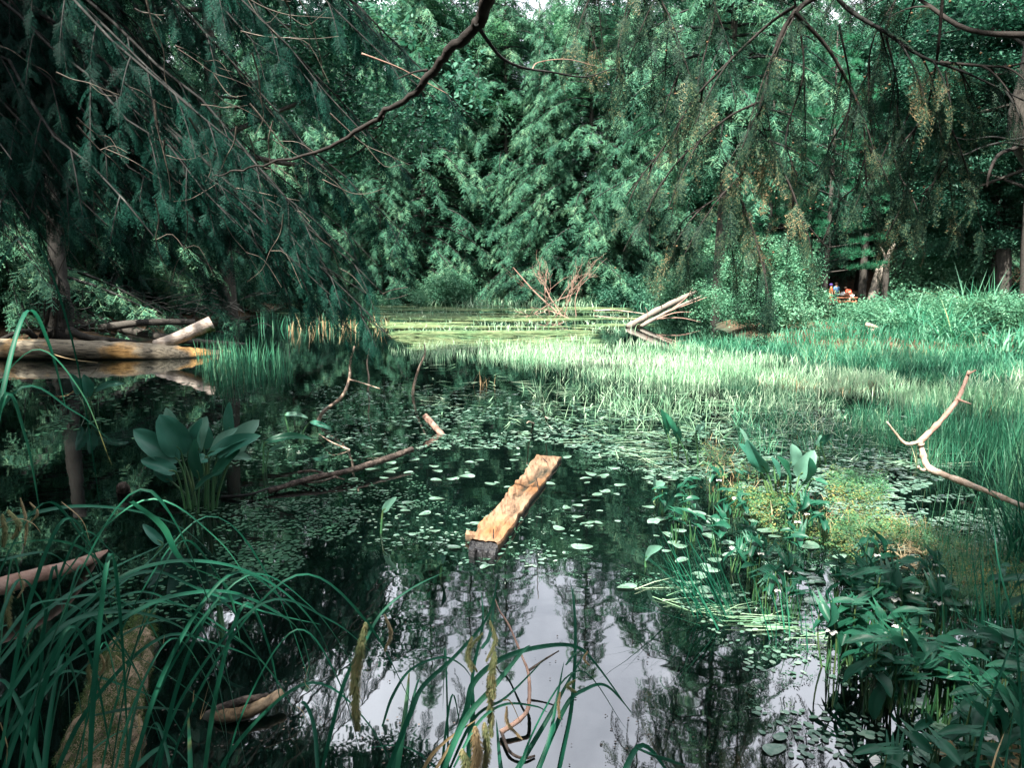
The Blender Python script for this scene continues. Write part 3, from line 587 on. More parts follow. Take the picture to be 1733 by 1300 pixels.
for px, Y, sd_, lb in [(1560, 39, 71, 'leafy shrub wall under the tall tree behind the reeds'), (1640, 41, 72, 'leafy shrub filling the gap between dark trunks'), (1790, 38, 74, 'leafy shrub on the far shore at the picture edge'), (1235, 46, 75, 'pale leafy shrub in the gap behind the thicket')]:
    make_shrub(lb, px, Y, sd_, 2.6, 4.2, 1700, .55, 'shrub')
for i, (px, Y) in enumerate([(110, 24), (220, 26), (330, 28), (30, 22), (420, 32)]):
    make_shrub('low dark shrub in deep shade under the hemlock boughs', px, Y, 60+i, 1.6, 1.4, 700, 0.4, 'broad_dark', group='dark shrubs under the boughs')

# ------------------------------------------------------------------ near hemlock on the left: trunk off frame, limbs sweep down to the right
TRX, TRY = -6.2, 6.6
nh = thing('hemlock_tree', 'huge shaded hemlock whose long boughs sweep down over the pond', 'tree', (TRX, TRY, 0))
g = Geo(); rng = np.random.RandomState(70)
tube(g, [(TRX, TRY, -0.5), (TRX+0.1, TRY, 5), (TRX, TRY+0.2, 11), (TRX, TRY, 17)], 0.36, 0.05, 12, 8, 0.1, rng); obj('trunk', g, M['bark'], nh, True)
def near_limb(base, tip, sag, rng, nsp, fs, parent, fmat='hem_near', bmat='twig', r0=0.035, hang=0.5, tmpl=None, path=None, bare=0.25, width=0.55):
    bg_, fg = Geo(), Geo()
    if path is None:
        mid = (base+tip)/2+np.array([0, 0, sag]); P = spline([base, base*0.6+mid*0.4+np.array([0, 0, sag*0.35]), mid, tip], 8)
        P[1:-1] += rng.normal(0, 0.03, (len(P)-2, 3))
    else: P = path
    tube(bg_, P, r0, 0.004, 6, raw=True, cap=False, knob=0.12, rng=rng)
    n = len(P); seglen = np.linalg.norm(P[-1]-P[0])
    ps, ds, ss = [], [], []
    nsub = max(5, int(seglen*5.0))
    for i in range(nsub):
        f = bare+(0.98-bare)*(i+rng.random())/nsub; j = min(n-2, int(f*(n-1))); o = P[j]+(P[j+1]-P[j])*(f*(n-1)-j); T_ = nrm(P[j+1]-P[j])
        sd = nrm(np.cross(T_, [0, 0, 1])); s = 1 if i % 2 else -1
        L = width*(1.15-0.75*f)*(0.6+0.8*rng.random()); dd = nrm(T_*rng.uniform(0.5, 0.9)+sd*s*rng.uniform(0.4, 0.9)+np.array([0, 0, -hang*rng.uniform(0.2, 0.9)]))
        Q = np.array([o+dd*L*q+np.array([0, 0, -hang*0.5*L*q*q]) for q in np.linspace(0, 1, 6)])
        tube(bg_, Q, 0.007, 0.002, 4, raw=True, cap=False)
        m_ = max(2, int(L/0.085*nsp))
        for q in range(m_):
            tq = (q+rng.random())/m_; jj = min(4, int(tq*5)); oo = Q[jj]+(Q[jj+1]-Q[jj])*(tq*5-jj); TT = nrm(Q[jj+1]-Q[jj]); s2 = 1 if q % 2 else -1; sd2 = nrm(np.cross(TT, [0, 0, 1]))
            ps.append(oo); ds.append(TT*0.8+sd2*s2*rng.uniform(0.2, 0.8)+np.array([0, 0, -hang*rng.uniform(0.1, 0.8)])); ss.append(fs*rng.uniform(0.6, 1.15))
        ps.append(Q[-1]); ds.append(Q[-1]-Q[-2]); ss.append(fs)
    m_ = max(3, int(seglen*4))
    for q in range(m_):
        f = bare+(1-bare)*(q+rng.random())/m_; j = min(n-2, int(f*(n-1))); ps.append(P[j]); ds.append(nrm(P[j+1]-P[j])+rng.normal(0, 0.4, 3)+np.array([0, 0, -hang*0.4])); ss.append(fs)
    stamps(fg, tmpl or HD, np.array(ps), np.array(ds), np.array(ss), rng, 0.5)
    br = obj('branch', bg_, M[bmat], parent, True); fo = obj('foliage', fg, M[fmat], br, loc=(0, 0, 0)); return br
tips = [ # photo px, py, depth, sag
 (662, 572, 6.5, .35), (640, 545, 6.7, .35), (612, 570, 6.6, .35), (625, 500, 6.8, .4), (585, 480, 6.9, .4), (600, 440, 6.6, .4), (650, 500, 7.0, .4),
 (10, 330, 9, .3), (50, 360, 9.4, .3), (100, 345, 9, .3), (150, 375, 9.5, .3), (200, 350, 9.2, .3), (250, 380, 9.6, .3), (20, 390, 9.8, .3), (130, 400, 9.8, .3), (300, 390, 9.4, .3), (70, 300, 8.6, .3), (-30, 370, 9, .3), (-60, 410, 9.4, .3), (350, 400, 9.6, .3),
 (655, 565, 6.6, .35), (600, 540, 7.2, .4), (640, 450, 7.6, .4), (560, 500, 6.4, .4), (690, 400, 8.2, .5), (520, 470, 7.8, .4), (470, 505, 7.0, .35), (380, 520, 7.6, .3), (300, 515, 7.2, .3), (240, 500, 8.2, .3), (150, 480, 7.4, .3), (95, 505, 6.5, .3),
 (600, 330, 7.0, .5), (700, 300, 8.6, .5), (808, 210, 8.0, .5), (740, 170, 7.0, .5), (690, 120, 8.2, .5), (640, 60, 7.4, .5), (620, 230, 6.0, .5), (540, 400, 5.6, .5), (480, 330, 5.2, .4), (450, 430, 6.0, .4), (400, 380, 5.4, .4), (330, 450, 5.8, .4), (260, 400, 5.2, .4), (180, 380, 5.6, .4), (120, 440, 6.0, .3), (50, 400, 5.6, .3), (20, 300, 5.0, .3),
 (560, 180, 6.4, .5), (520, 80, 6.8, .5), (470, 180, 7.8, .5), (430, 60, 7.0, .5), (400, 240, 8.0, .5), (340, 160, 7.4, .4), (300, 290, 7.8, .4), (240, 220, 7.0, .4), (180, 120, 7.2, .4), (130, 280, 8.0, .4), (80, 180, 7.4, .4),
 (660, -60, 7.6, .5), (600, -180, 7.0, .6), (690, -330, 7.6, .6), (560, -400, 6.6, .6), (720, -520, 7.8, .6), (480, -120, 6.6, .5), (350, -60, 7.4, .5), (400, -300, 6.8, .5), (230, -150, 7.0, .4), (620, -650, 6.6, .6), (500, -760, 7.0, .6), (740, -760, 8.0, .6), (300, -560, 6.6, .5)]
rng = np.random.RandomState(71)
for i, (px, py, Y, sag) in enumerate(tips):
    if py > 420 and px < 540: py -= 50 if px > 330 else 75
    if px < 60: py -= 30
    tip = WD(px, py, Y); hd = math.hypot(tip[0]-TRX, tip[1]-TRY)
    base = np.array([TRX, TRY+rng.normal(0, .1), tip[2]+hd*rng.uniform(0.55, 0.8)+0.4])
    if py < -100: base[2] = tip[2]+hd*0.25
    near_limb(base, tip, sag, rng, 1.9, 0.19 if Y < 7.5 else 0.23, nh, r0=0.02+0.006*hd*rng.random()+0.008, width=0.85)
for i in range(7):     # higher boughs, out of the picture, kept to shade the boughs below
    tip = WD(rng.uniform(180, 720), rng.uniform(-1000, -120), rng.uniform(5.5, 9)); hd = math.hypot(tip[0]-TRX, tip[1]-TRY)
    near_limb(np.array([TRX, TRY, tip[2]+hd*rng.uniform(.1, .4)]), tip, .4, rng, 0.6, 0.36, nh, r0=.03, width=0.9)

rgd = np.random.RandomState(76)
g = Geo()
for i in range(70):      # bare dead twigs among the boughs
    x0, y0 = rgd.uniform(-20, 560), rgd.uniform(-20, 400); Yd = rgd.uniform(4.6, 6.6); L = rgd.uniform(40, 190); a_ = rgd.normal(.95, .35); pts_ = [(x0, y0)]
    for q in range(4): a_ += rgd.normal(0, .22); pts_.append((pts_[-1][0]+math.cos(a_)*L/4, pts_[-1][1]+math.sin(a_)*L/4))
    tube(g, [WD(u_, v_, Yd+q*.08) for q, (u_, v_) in enumerate(pts_)], rgd.uniform(.003, .008), .0012, 5, 4, .2, rgd, cap=False)
    if rgd.random() < .5:
        m_ = pts_[2]; tube(g, [WD(m_[0], m_[1], Yd+.16), WD(m_[0]+L*.2, m_[1]+rgd.uniform(-.1, .3)*L, Yd+.2), WD(m_[0]+L*.4, m_[1]+rgd.uniform(-.1, .5)*L, Yd+.2)], .003, .001, 4, 3, cap=False)
g_ = obj('dead_twigs', g, M['dead_twig'], nh); g_['kind'] = 'stuff'
# upper crown of that hemlock (out of view, shading the boughs)
_, lg_, cg_ = hemlock_meshes(72, H=17, base=6.5, Rmax=3.0, nl=60, fs=0.7, density=1.2)
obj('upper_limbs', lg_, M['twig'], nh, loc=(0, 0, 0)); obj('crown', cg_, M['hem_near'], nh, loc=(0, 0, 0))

# trees standing on the near bank around the viewer: they shade the foreground
for i, (x, y, sc, src, lb) in enumerate([(-7.8, -2.6, 0.62, hemB, 'hemlock on the near bank behind the sedge'), (-10.8, -1.5, 0.7, hemA, 'hemlock on the near bank beside the sunken log'),
                                 (-16.5, 17.5, 0.75, hemB, 'hemlock standing in the shade beyond the long fallen log'), (-0.6, -5.6, .72, hemA, 'hemlock on the near bank right behind the viewer'), (-13, 19, 0.8, hemA, 'hemlock in the shaded inlet corner')]):
    dup(src, G(x, y), i*1.7, sc, lb)

# ------------------------------------------------------------------ overhanging hemlock on the right, with cones
rh = thing('hemlock_tree', 'hemlock with brown cones whose bare twigged limbs hang over the pond', 'tree', (5.4, 1.2, 0))
g = Geo(); tube(g, [(5.4, 1.2, -0.4), (5.3, 1.3, 5), (5.4, 1.2, 10), (5.5, 1.0, 15)], 0.3, 0.05, 12, 8, 0.1, rng); obj('trunk', g, M['bark'], rh, True)
def pp(pts, Y0, Y1): 
    n = len(pts); return spline([WD(x, y, Y0+(Y1-Y0)*i/(n-1)) for i, (x, y) in enumerate(pts)], 6)
rl = [ # polyline in photo pixels, depth from, to, radius, needles density, frond scale, bare
 ([(1700, -260), (1500, -60), (1345, 20), (1290, 170), (1280, 215), (1250, 320), (1230, 430)], 4.4, 5.0, 0.022, 1.0, .22, .25),
 ([(1345, 10), (1290, 50), (1180, 160), (1130, 240), (1060, 330)], 4.6, 5.4, 0.010, 0.8, .22, .3),
 ([(1345, 20), (1400, 80), (1440, 150), (1460, 200), (1465, 280), (1468, 340)], 4.5, 4.8, 0.012, 1.0, .22, .2),
 ([(1800, 60), (1640, 50), (1540, -10), (1440, -30)], 3.8, 5.0, 0.02, 0.6, .22, .5),
 ([(1380, -60), (1430, 10), (1500, 55), (1560, 95), (1640, 125), (1733, 170)], 4.6, 4.2, 0.016, 0.9, .22, .3),
 ([(1590, 105), (1650, 110), (1700, 112), (1760, 100)], 4.4, 4.2, 0.010, 0.8, .2, .1),
 ([(1600, -80), (1590, 60), (1580, 130), (1560, 200), (1500, 270), (1420, 340)], 4.2, 4.9, 0.009, 0.8, .22, .3),
 ([(1290, 170), (1230, 200), (1150, 270), (1110, 330), (1080, 390)], 4.8, 5.3, 0.008, 0.9, .22, .3),
 ([(1260, 290), (1220, 330), (1160, 370), (1142, 400)], 4.9, 5.3, 0.006, 1.3, .22, .1),
 ([(1280, 215), (1310, 250), (1330, 300), (1360, 370), (1400, 420)], 4.8, 4.9, 0.006, 1.0, .22, .2),
 ([(1250, 320), (1270, 380), (1290, 430), (1290, 450)], 4.9, 4.9, 0.005, 1.4, .22, .0),
 ([(1420, 40), (1440, 170), (1400, 260), (1420, 330), (1410, 400)], 5.2, 5.3, 0.007, 1.2, .22, .2),
 ([(1500, 60), (1520, 160), (1510, 250), (1530, 330), (1500, 400)], 5.0, 5.1, 0.007, 1.3, .22, .1),
 ([(1600, 120), (1610, 200), (1600, 280), (1560, 330)], 4.5, 4.7, 0.006, 1.2, .22, .1),
 ([(1100, -120), (1080, -20), (1050, 60), (1050, 130)], 5.0, 5.2, 0.008, 1.2, .25, .0),
 ([(1130, -100), (1120, 0), (1150, 90), (1140, 160)], 5.0, 5.2, 0.008, 1.2, .25, .1),
 ([(1000, -130), (1010, -40), (990, 20), (1000, 60)], 5.2, 5.3, 0.006, 1.0, .22, .1),
 ([(1200, -80), (1210, 20), (1190, 110), (1200, 190)], 5.2, 5.3, 0.007, 1.0, .24, .1),
 ([(1345, 0), (1360, 120), (1330, 230), (1350, 300)], 5.4, 5.5, 0.008, 1.3, .24, .1),
 ([(1560, -60), (1480, 60), (1470, 170), (1480, 250)], 5.4, 5.5, 0.008, 1.4, .24, .1),
 ([(1700, -300), (1450, -330), (1300, -260), (1180, -180)], 4.0, 5.2, 0.02, 1.3, .28, .1),
 ([(1700, -500), (1500, -520), (1350, -430), (1220, -330)], 3.8, 5.2, 0.02, 1.3, .28, .1),
 ([(1800, -700), (1600, -740), (1420, -650), (1260, -520)], 3.8, 5.2, 0.02, 1.3, .28, .1),
 ([(1800, -150), (1700, -220), (1560, -230), (1480, -160)], 4.0, 5.0, 0.012, 1.3, .26, .1),
]
rng = np.random.RandomState(73)
conepos = []
for i in range(9):
    x0 = rng.uniform(1150, 1750); y0 = rng.uniform(-1100, -130); rl.append(([(x0+500, y0-140), (x0+260, y0-120), (x0+90, y0-40), (x0, y0+60)], 3.4, rng.uniform(4.6, 6.5), .015, 1.0, .34, .1))
for pts, Y0, Y1, r0, dn, fs, bare in rl:
    P = pp(pts, Y0, Y1); near_limb(None, None, 0, rng, dn*1.15, fs, rh, 'hem_right', 'twig_dark' if r0 != 0.016 else 'twig', r0=r0, hang=0.9, path=P, bare=bare, width=0.38)
    for q in range(6): conepos.append(P[rng.randint(len(P)//3, len(P))]+rng.normal(0, 0.12, 3)*np.array([1, 1, 0.8])+np.array([0, 0, -0.10]))
g = Geo(); tube(g, [(0, 0, 0), (0, 0, -0.3), (0, 0, -0.7), (0, 0, -1)], 0, 0, 6, 1); cone = Geo()
P = np.array([(0, 0, -q) for q in np.linspace(0, 1, 6)]); tube(cone, P, np.array([0.1, 0.42, 0.5, 0.42, 0.25, 0.05]), None, 6, raw=True)
g = Geo(); n_ = len(conepos); s_ = 0.015*np.ones((n_, 1))
g.stamp(cone.data(), np.array(conepos), np.tile([1.0, 0, 0], (n_, 1))*s_, np.tile([0, 1.0, 0], (n_, 1))*s_, np.tile([0, 0, 1.0], (n_, 1))*s_)
co = obj('cones', g, M['cone'], rh); co['kind'] = 'stuff'
_, lg_, cg_ = hemlock_meshes(74, H=16, base=6.0, Rmax=4.0, nl=60, fs=0.6, density=1.0)
obj('upper_limbs', lg_, M['twig'], rh, loc=(0, 0, 0)); obj('crown', cg_, M['hem_right'], rh, loc=(0, 0, 0))
# the leaning grey trunk at the edge, and the small dead hook hanging from it
g = Geo(); t = thing('leaning_tree', 'thick grey barked trunk leaning in at the picture edge', 'tree', G(4.6, 6.2)); a_ = WD(1860, 560, 6.2)
tube(g, [(a_[0]+0.3, 6.2, -0.4), a_, WD(1785, 300, 6.2), WD(1738, 215, 6.2), WD(1765, 60, 6.2), WD(1800, -300, 6.2)], 0.19, 0.10, 12, 5, 0.12, rng); obj('trunk', g, M['bark'], t, True)
g = Geo(); tube(g, [WD(1720, 250, 6.1), WD(1690, 262, 6.0), WD(1675, 290, 5.9), WD(1670, 318, 5.9)], 0.018, 0.008, 6, 4, .1, rng); obj('branch', g, M['twig_dark'], t, True)
for pts, m_ in [([(1750, 228), (1715, 236), (1680, 231), (1640, 236), (1615, 232)], 'twig'), ([(1750, 250), (1700, 241), (1660, 250), (1630, 262), (1600, 258)], 'twig')]:
    g = Geo(); tube(g, [WD(x, y, 6.0) for x, y in pts], 0.012, 0.003, 5, 4, .1, rng); obj('branch', g, M[m_], t, True)
# small upper crown for it, outside the frame
_, lg_, cg_ = hemlock_meshes(75, H=9, base=0.2, Rmax=3.2, nl=40, fs=0.6)
c0 = WD(1780, -300, 6.2)
obj('crown', cg_, M['hem_near'], t, loc=Vector([float(a) for a in c0])-t.location)

# ------------------------------------------------------------------ dark curved branch at top centre
t = thing('tree', 'tree whose dark crooked bough crosses the pond from the top edge', 'tree', (0.5, -1.9, 0)); g = Geo(); rng = np.random.RandomState(80)
tube(g, [(0.5, -1.9, -0.3), (0.5, -1.8, 3), (0.3, -1.6, 6.5), (0.4, -1.5, 9)], 0.16, 0.05, 10, 6, 0.1, rng); obj('trunk', g, M['bark'], t, True)
c0 = np.array([0.38, -1.7, 5.2])
P = np.vstack([spline([c0, np.array([0.2, 1.0, 4.6]), WD(850, -90, 3.2)], 5)[:-1], pp([(838, -40), (822, 8), (792, 55), (745, 105), (702, 152), (640, 198), (560, 248), (470, 272), (400, 290), (360, 298)], 3.3, 4.6)])
g = Geo(); n_ = len(P); rad = np.interp(np.linspace(0, 1, n_), [0, 0.15, 0.35, 0.62, 0.8, 1], [0.050, 0.034, 0.024, 0.0125, 0.007, 0.003])
P[3:-1] += rng.normal(0, .006, (n_-4, 3)); tube(g, P, rad*(1+0.22*(rng.random(n_)-0.5)), None, 9, raw=True); obj('branch', g, M['twig_dark'], t, True)
for pts, Y0, Y1, r0, r1, mt in [([(806, 40), (828, 72), (850, 98), (885, 114), (935, 122), (990, 130), (1030, 118), (1045, 116)], 3.5, 4.2, 0.010, 0.002, 'twig'), ([(723, 118), (700, 122), (670, 134)], 3.7, 3.9, 0.007, 0.002, 'twig_dark'),
                            ([(900, 118), (912, 105), (960, 100), (1010, 112)], 3.9, 4.2, 0.004, 0.0015, 'dead_red'), ([(650, 195), (640, 215), (600, 218)], 4.0, 4.1, 0.006, 0.002, 'twig_dark'), ([(612, 90), (670, 112), (705, 130), (760, 160)], 4.6, 4.8, 0.006, 0.002, 'dead_red'), ([(800, 50), (810, 120), (800, 180)], 3.6, 3.6, 0.002, 0.001, 'twig')]:
    g = Geo(); tube(g, pp(pts, Y0, Y1), r0, r1, 6, raw=True, knob=.15, rng=rng); obj('branch', g, M[mt], t, True)
tg_, cg_ = broad_meshes(81, H=9, Rc=1.4, base=6.5, ncl=350, ls=0.3)
obj('crown', cg_, M['broad'], t, loc=(0, 0, 0.6))

# ------------------------------------------------------------------ fallen logs and sticks
rng = np.random.RandomState(90)
def log_thing(name, label, pts, r0, r1, mat, sides=16, k=8, knob=0.10, cat='log', flat=1.0, smooth=True, group=None, part='trunk'):
    t = thing(name, label, cat, pts[0], group); g = Geo(); tube(g, pts, r0, r1, sides, k, knob, rng, flat=flat); obj(part, g, M[mat], t, smooth); return t
A = lambda px, py, z: W(px, py, z)
lg = log_thing('fallen_log', 'long rotting log with flaking orange wood lying across the shaded water', [A(-260, 590, .18), A(-60, 591, .18), A(120, 593, .17), A(240, 597, .12), A(320, 603, .02), A(370, 606, -.08), A(400, 606, -.18)], 0.24, 0.15, 'log_left', 20, 10, 0.14)
g = Geo(); tube(g, [A(60, 586, .42), A(110, 606, .3), A(165, 614, .05)], 0.012, 0.004, 5, 4); obj('twig', g, M['straw'], lg, True)
lp = log_thing('sawn_log', 'smooth pale log with dark moss tilted out of the water', [WD(262, 585, 15.0), WD(300, 572, 15.1), WD(358, 546, 15.4)], 0.11, 0.135, 'log_pale', 18, 10, 0.05)
# moss patches hugging the lower side of the pale log
g = Geo(); rg = np.random.RandomState(91); a_, b_ = WD(280, 580, 15.05), WD(358, 548, 15.4); n_ = 900; q = rg.random(n_)**0.8; th = rg.normal(-1.15, 0.5, n_); T_ = nrm(b_-a_); u = nrm(np.cross(T_, [0, 0, 1])); v = np.cross(u, T_)
keep = (np.sin(q*17+th*2)+rg.normal(0, .35, n_)) > -0.35; q = q[keep]; th = th[keep]; rr_ = (0.11+0.022*q)
if u[1] > 0: u = -u
P = a_+(b_-a_)*q[:, None]+(u*np.cos(th)[:, None]+v*np.sin(th)[:, None])*rr_[:, None]
stamps(g, LC, P, rg.normal(0, 1, (len(P), 3)), rg.uniform(.03, .07, len(P)), rg, 0.8); mo = obj('moss', g, M['moss'], lp)
log_thing('fallen_log', 'dark mossy log in shade between the old stump and the pale tilted log', [A(130, 545, .5), A(200, 555, .35), A(300, 575, .12), A(420, 585, -.05)], 0.15, 0.06, 'bark', 14, 8, 0.2)
log_thing('fallen_log', 'dark log lying behind the pale tilted log', [WD(170, 556, 18), WD(240, 546, 18), WD(330, 545, 18.2)], 0.10, 0.07, 'bark', 12, 6, 0.15)
t = thing('tree_stump', 'old split stump with hanging root strips in the shaded corner', 'stump', A(110, 570, 0))
g = Geo(); tube(g, [WD(100, 575, 16), WD(104, 520, 16), WD(98, 460, 16.1), WD(88, 300, 16.2)], 0.26, 0.13, 14, 8, 0.22, rng); obj('trunk', g, M['bark_dark'], t, True)
for a0, a1, a2, rr in [((70, 570), (82, 530), (84, 510), .05), ((92, 572), (98, 520), (100, 470), .04), ((118, 560), (150, 572), (230, 580), .10), ((60, 572), (40, 560), (0, 575), .07), ((78, 560), (75, 530), (78, 505), .025)]:
    g = Geo(); tube(g, [WD(*a0, 15.7), WD(*a1, 15.5), WD(*a2, 15.4)], rr, rr*0.5, 8, 6, 0.2, rng); obj('root', g, M['bark_dark'], t, True)
# twigs tangled in the dark corner
t = thing('dead_brush', 'tangle of thin grey twigs in the dark corner behind the long log', 'brush', W(200, 560, 0)); g = Geo(); rg = np.random.RandomState(92)
for i in range(110):
    p0 = WD(rg.uniform(0, 430), rg.uniform(480, 575), rg.uniform(15, 19)); a = rg.uniform(-.5, 3.6); L = rg.uniform(.4, 1.6); e = p0+np.array([math.cos(a)*L, rg.normal(0, .4), math.sin(a)*L*0.45]); tube(g, [p0, (p0+e)/2+rg.normal(0, .08, 3), e], 0.009, 0.003, 4, 4, cap=False)
obj('twigs', g, M['twig'], t)
# the split plank
def plank():
    t = thing('split_plank', 'orange split plank floating with a charred wet near end', 'plank', W(872, 850, 0))
    nearL, nearR, farL, farR = W(799, 912, .065), W(840, 918, .065), W(908, 770, .035), W(950, 773, .035)
    g = Geo(); n = 44; rg = np.random.RandomState(95); rows = []
    for i in range(n):
        f = i/(n-1); L_ = nearL*(1-f)+farL*f; R_ = nearR*(1-f)+farR*f; ax = nrm(R_-L_)
        jl = 0.008*math.sin(f*15)+0.012*(vnoise(f*30, 1, 1)-.5)*2; jr = 0.007*math.sin(f*11+1)+0.010*(vnoise(f*26, 7, 1)-.5)*2
        if 0.10 < f < 0.2: jl += 0.02
        L_ = L_-ax*jl; R_ = R_+ax*jr; row = []
        for q in np.linspace(0, 1, 13):
            p = L_*(1-q)+R_*q; h_ = 0.007*(float(vnoise(f*46, q*5, 1, 3))-.5)+0.007*(float(vnoise(f*16, q*24, 1, 5))-.5)
            if 0.25 < f < 0.85: h_ -= 0.030*math.exp(-((q-0.55-0.12*math.sin(f*9))/0.2)**2)*(0.5+0.9*float(vnoise(f*60, q*9, 1, 9)))
            if q > 0.7 and 0.0 < f < 0.9: h_ -= 0.012
            row.append(p+np.array([0, 0, h_]))
        rows.append([row[0]-np.array([0, 0, .20])-ax*.0]+[row[0]-np.array([0, 0, .012])-ax*.004]+row+[row[-1]-np.array([0, 0, .014])+ax*.004]+[row[-1]-np.array([0, 0, .20])+ax*.0])
    V = np.array(rows); ny_, nx_ = V.shape[:2]; idx = np.arange(nx_*ny_).reshape(ny_, nx_)
    g.add(V.reshape(-1, 3), np.stack([idx[:-1, :-1], idx[:-1, 1:], idx[1:, 1:], idx[1:, :-1]], -1).reshape(-1, 4))
    g.L.append(idx[-1][::-1].astype(np.int32)); g.S.append(np.array([nx_], np.int32))
    obj('plank_wood', g, M['plank'], t, False)
    # charred near end: lower step in front of the clean wood
    g = Geo(); c = [W(797, 914, .052), W(842, 920, .052), W(838, 937, .035), W(793, 932, .035)]
    n = 14; V = []
    for i in range(n):
        f = i/(n-1)
        for j in range(n):
            q = j/(n-1); p = (c[0]*(1-q)+c[1]*q)*(1-f)+(c[3]*(1-q)+c[2]*q)*f; e = 0.5-abs(q-.5)
            z = 0.022*(float(vnoise(f*9, q*9, 1, 4))-.5)-(0.01 if abs(math.sin(q*9+f*5)) < .15 else 0)
            V.append(p+np.array([0.004*rg.normal(), 0.008*rg.normal()*(f > .9), z]))
    V = np.array(V); idx = np.arange(n*n).reshape(n, n); g.add(V, np.stack([idx[:-1, :-1], idx[:-1, 1:], idx[1:, 1:], idx[1:, :-1]], -1).reshape(-1, 4))
    for edge in (idx[-1], idx[:, 0], idx[:, -1], idx[0]):
        E = V[edge]; B = E.copy(); B[:, 2] = -.2; g.add(np.vstack([E, B]), [(i, i+1, i+1+len(E), i+len(E)) for i in range(len(E)-1)])
    obj('charred_end', g, M['charred'], t, False)
    g = Geo(); a = W(797, 905, .04); b2 = W(812, 908, .066); g.add([a+[-.035, 0, 0], a+[-.03, .05, .01], b2+[0, .06, 0], b2, a+[-.035, 0, -.1], b2+[0, 0, -.1]], [(0, 3, 2, 1), (0, 4, 5, 3), (0, 1, 4)]); obj('splinter', g, M['plank'], t)
    for (x, y, dx, dz) in [(912, 832, -.02, .10), (928, 785, -.05, .05), (835, 912, 0, .06)]:
        g = Geo(); p0 = W(x, y, .03+.05*(y > 800)); tube(g, [p0, p0+np.array([dx, 0, dz])], 0.004, 0.003, 5, 2); obj('nail', g, M['charred'], t)
    return t
plank()
def stick(label, paths, Y=None, mat='dead', name='dead_stick', cat='stick', knob=.15):
    """paths: list of (list of world points, r0, r1); first is the main stem"""
    t = thing(name, label, cat, paths[0][0][0])
    for i, (P, r0, r1) in enumerate(paths):
        g = Geo(); tube(g, P, r0, r1, 8, 5, knob, rng); obj('stem' if i == 0 else 'side_branch', g, M[mat], t, True)
    return t
Ys = W(536, 713, 0)[1]
stick('crooked pale stick with one side twig rising under the drooping bough', [([WD(534, 718, Ys)-[0, 0, .1], WD(545, 700, Ys), WD(578, 672, Ys+.05), WD(591, 641, Ys+.1), WD(593, 612, Ys+.1), WD(600, 586, Ys+.1)], 0.024, 0.010), ([WD(590, 642, Ys+.1), WD(612, 648, Ys), WD(643, 658, Ys-.1)], 0.010, 0.004)])
Y2 = W(622, 660, 0)[1]; stick('thin wavy pale twig standing just beside the crooked stick', [([WD(622, 666, Y2), WD(624, 640, Y2), WD(621, 615, Y2), WD(625, 590, Y2)], 0.016, 0.006)])
Y3 = W(698, 669, 0)[1]; stick('single pale curved stick standing alone in open dark water', [([WD(698, 676, Y3), WD(700, 655, Y3), WD(708, 625, Y3), WD(719, 600, Y3), WD(718, 582, Y3)], 0.022, 0.009)])
Y4 = W(748, 735, 0)[1]; stick('short stout broken stick poking up past the dark mossy branch', [([WD(752, 740, Y4), WD(735, 722, Y4+.1), WD(719, 704, Y4+.2)], 0.030, 0.034)], mat='dead_red')
t = stick('dark knobbly branch floating among the lily leaves', [([A(455, 832, .02), A(520, 812, .05), A(590, 797, .07), A(650, 778, .08), A(697, 761, .10)], 0.022, 0.028), ([A(505, 800, .04), A(530, 797, .07), A(560, 806, .05), A(583, 812, .02)], 0.014, 0.006), ([A(590, 797, .05), A(545, 815, .04), A(500, 818, .02)], 0.012, 0.006)], mat='driftdark', name='floating_branch', cat='branch', knob=.35)
stick('thin grey twig floating beside the big leaved plant', [([A(375, 842, .01), A(420, 838, .03), A(460, 825, .03), A(475, 822, .01)], 0.014, 0.005)], mat='twig')
stick('thin bleached twig fork floating at the head of the dark branch', [([A(592, 762, .0), A(560, 748, .06), A(540, 735, .02)], 0.010, 0.004)])
YR = 4.9; TH = .80
t = thing('forked_driftwood', 'bleached forked driftwood rising among the reeds by the picture edge', 'branch', W(1733, 865, 0)); t_ = t
for P, r0, r1, m_ in [([WD(1800, 885, 3.9), WD(1733, 858, 4.0), WD(1660, 828, 4.2), WD(1600, 805, 4.4), WD(1570, 790, 4.5), WD(1560, 760, 4.6), WD(1557, 745, 4.6)], .020, .026, 'dead'),
                  ([WD(1557, 748, 4.6), WD(1590, 715, 4.7), WD(1618, 680, 4.8), WD(1632, 650, 4.9), WD(1640, 628, 4.95)], .024, .013, 'dead_red'), ([WD(1557, 748, 4.6), WD(1533, 751, 4.6), WD(1517, 735, 4.6), WD(1501, 714, 4.6)], .014, .006, 'dead'),
                  ([WD(1621, 676, 4.8), WD(1632, 680, 4.75), WD(1643, 684, 4.75)], .010, .006, 'dead_red'), ([WD(1638, 634, 4.92), WD(1652, 626, 4.9)], .011, .007, 'dead_red'), ([WD(1572, 792, 4.5), WD(1562, 796, 4.5), WD(1553, 790, 4.5)], .014, .010, 'dead')]:
    g = Geo(); tube(g, P, r0*TH, r1*TH, 9, 7, .45, rng); obj('branch', g, M[m_], t_, True)
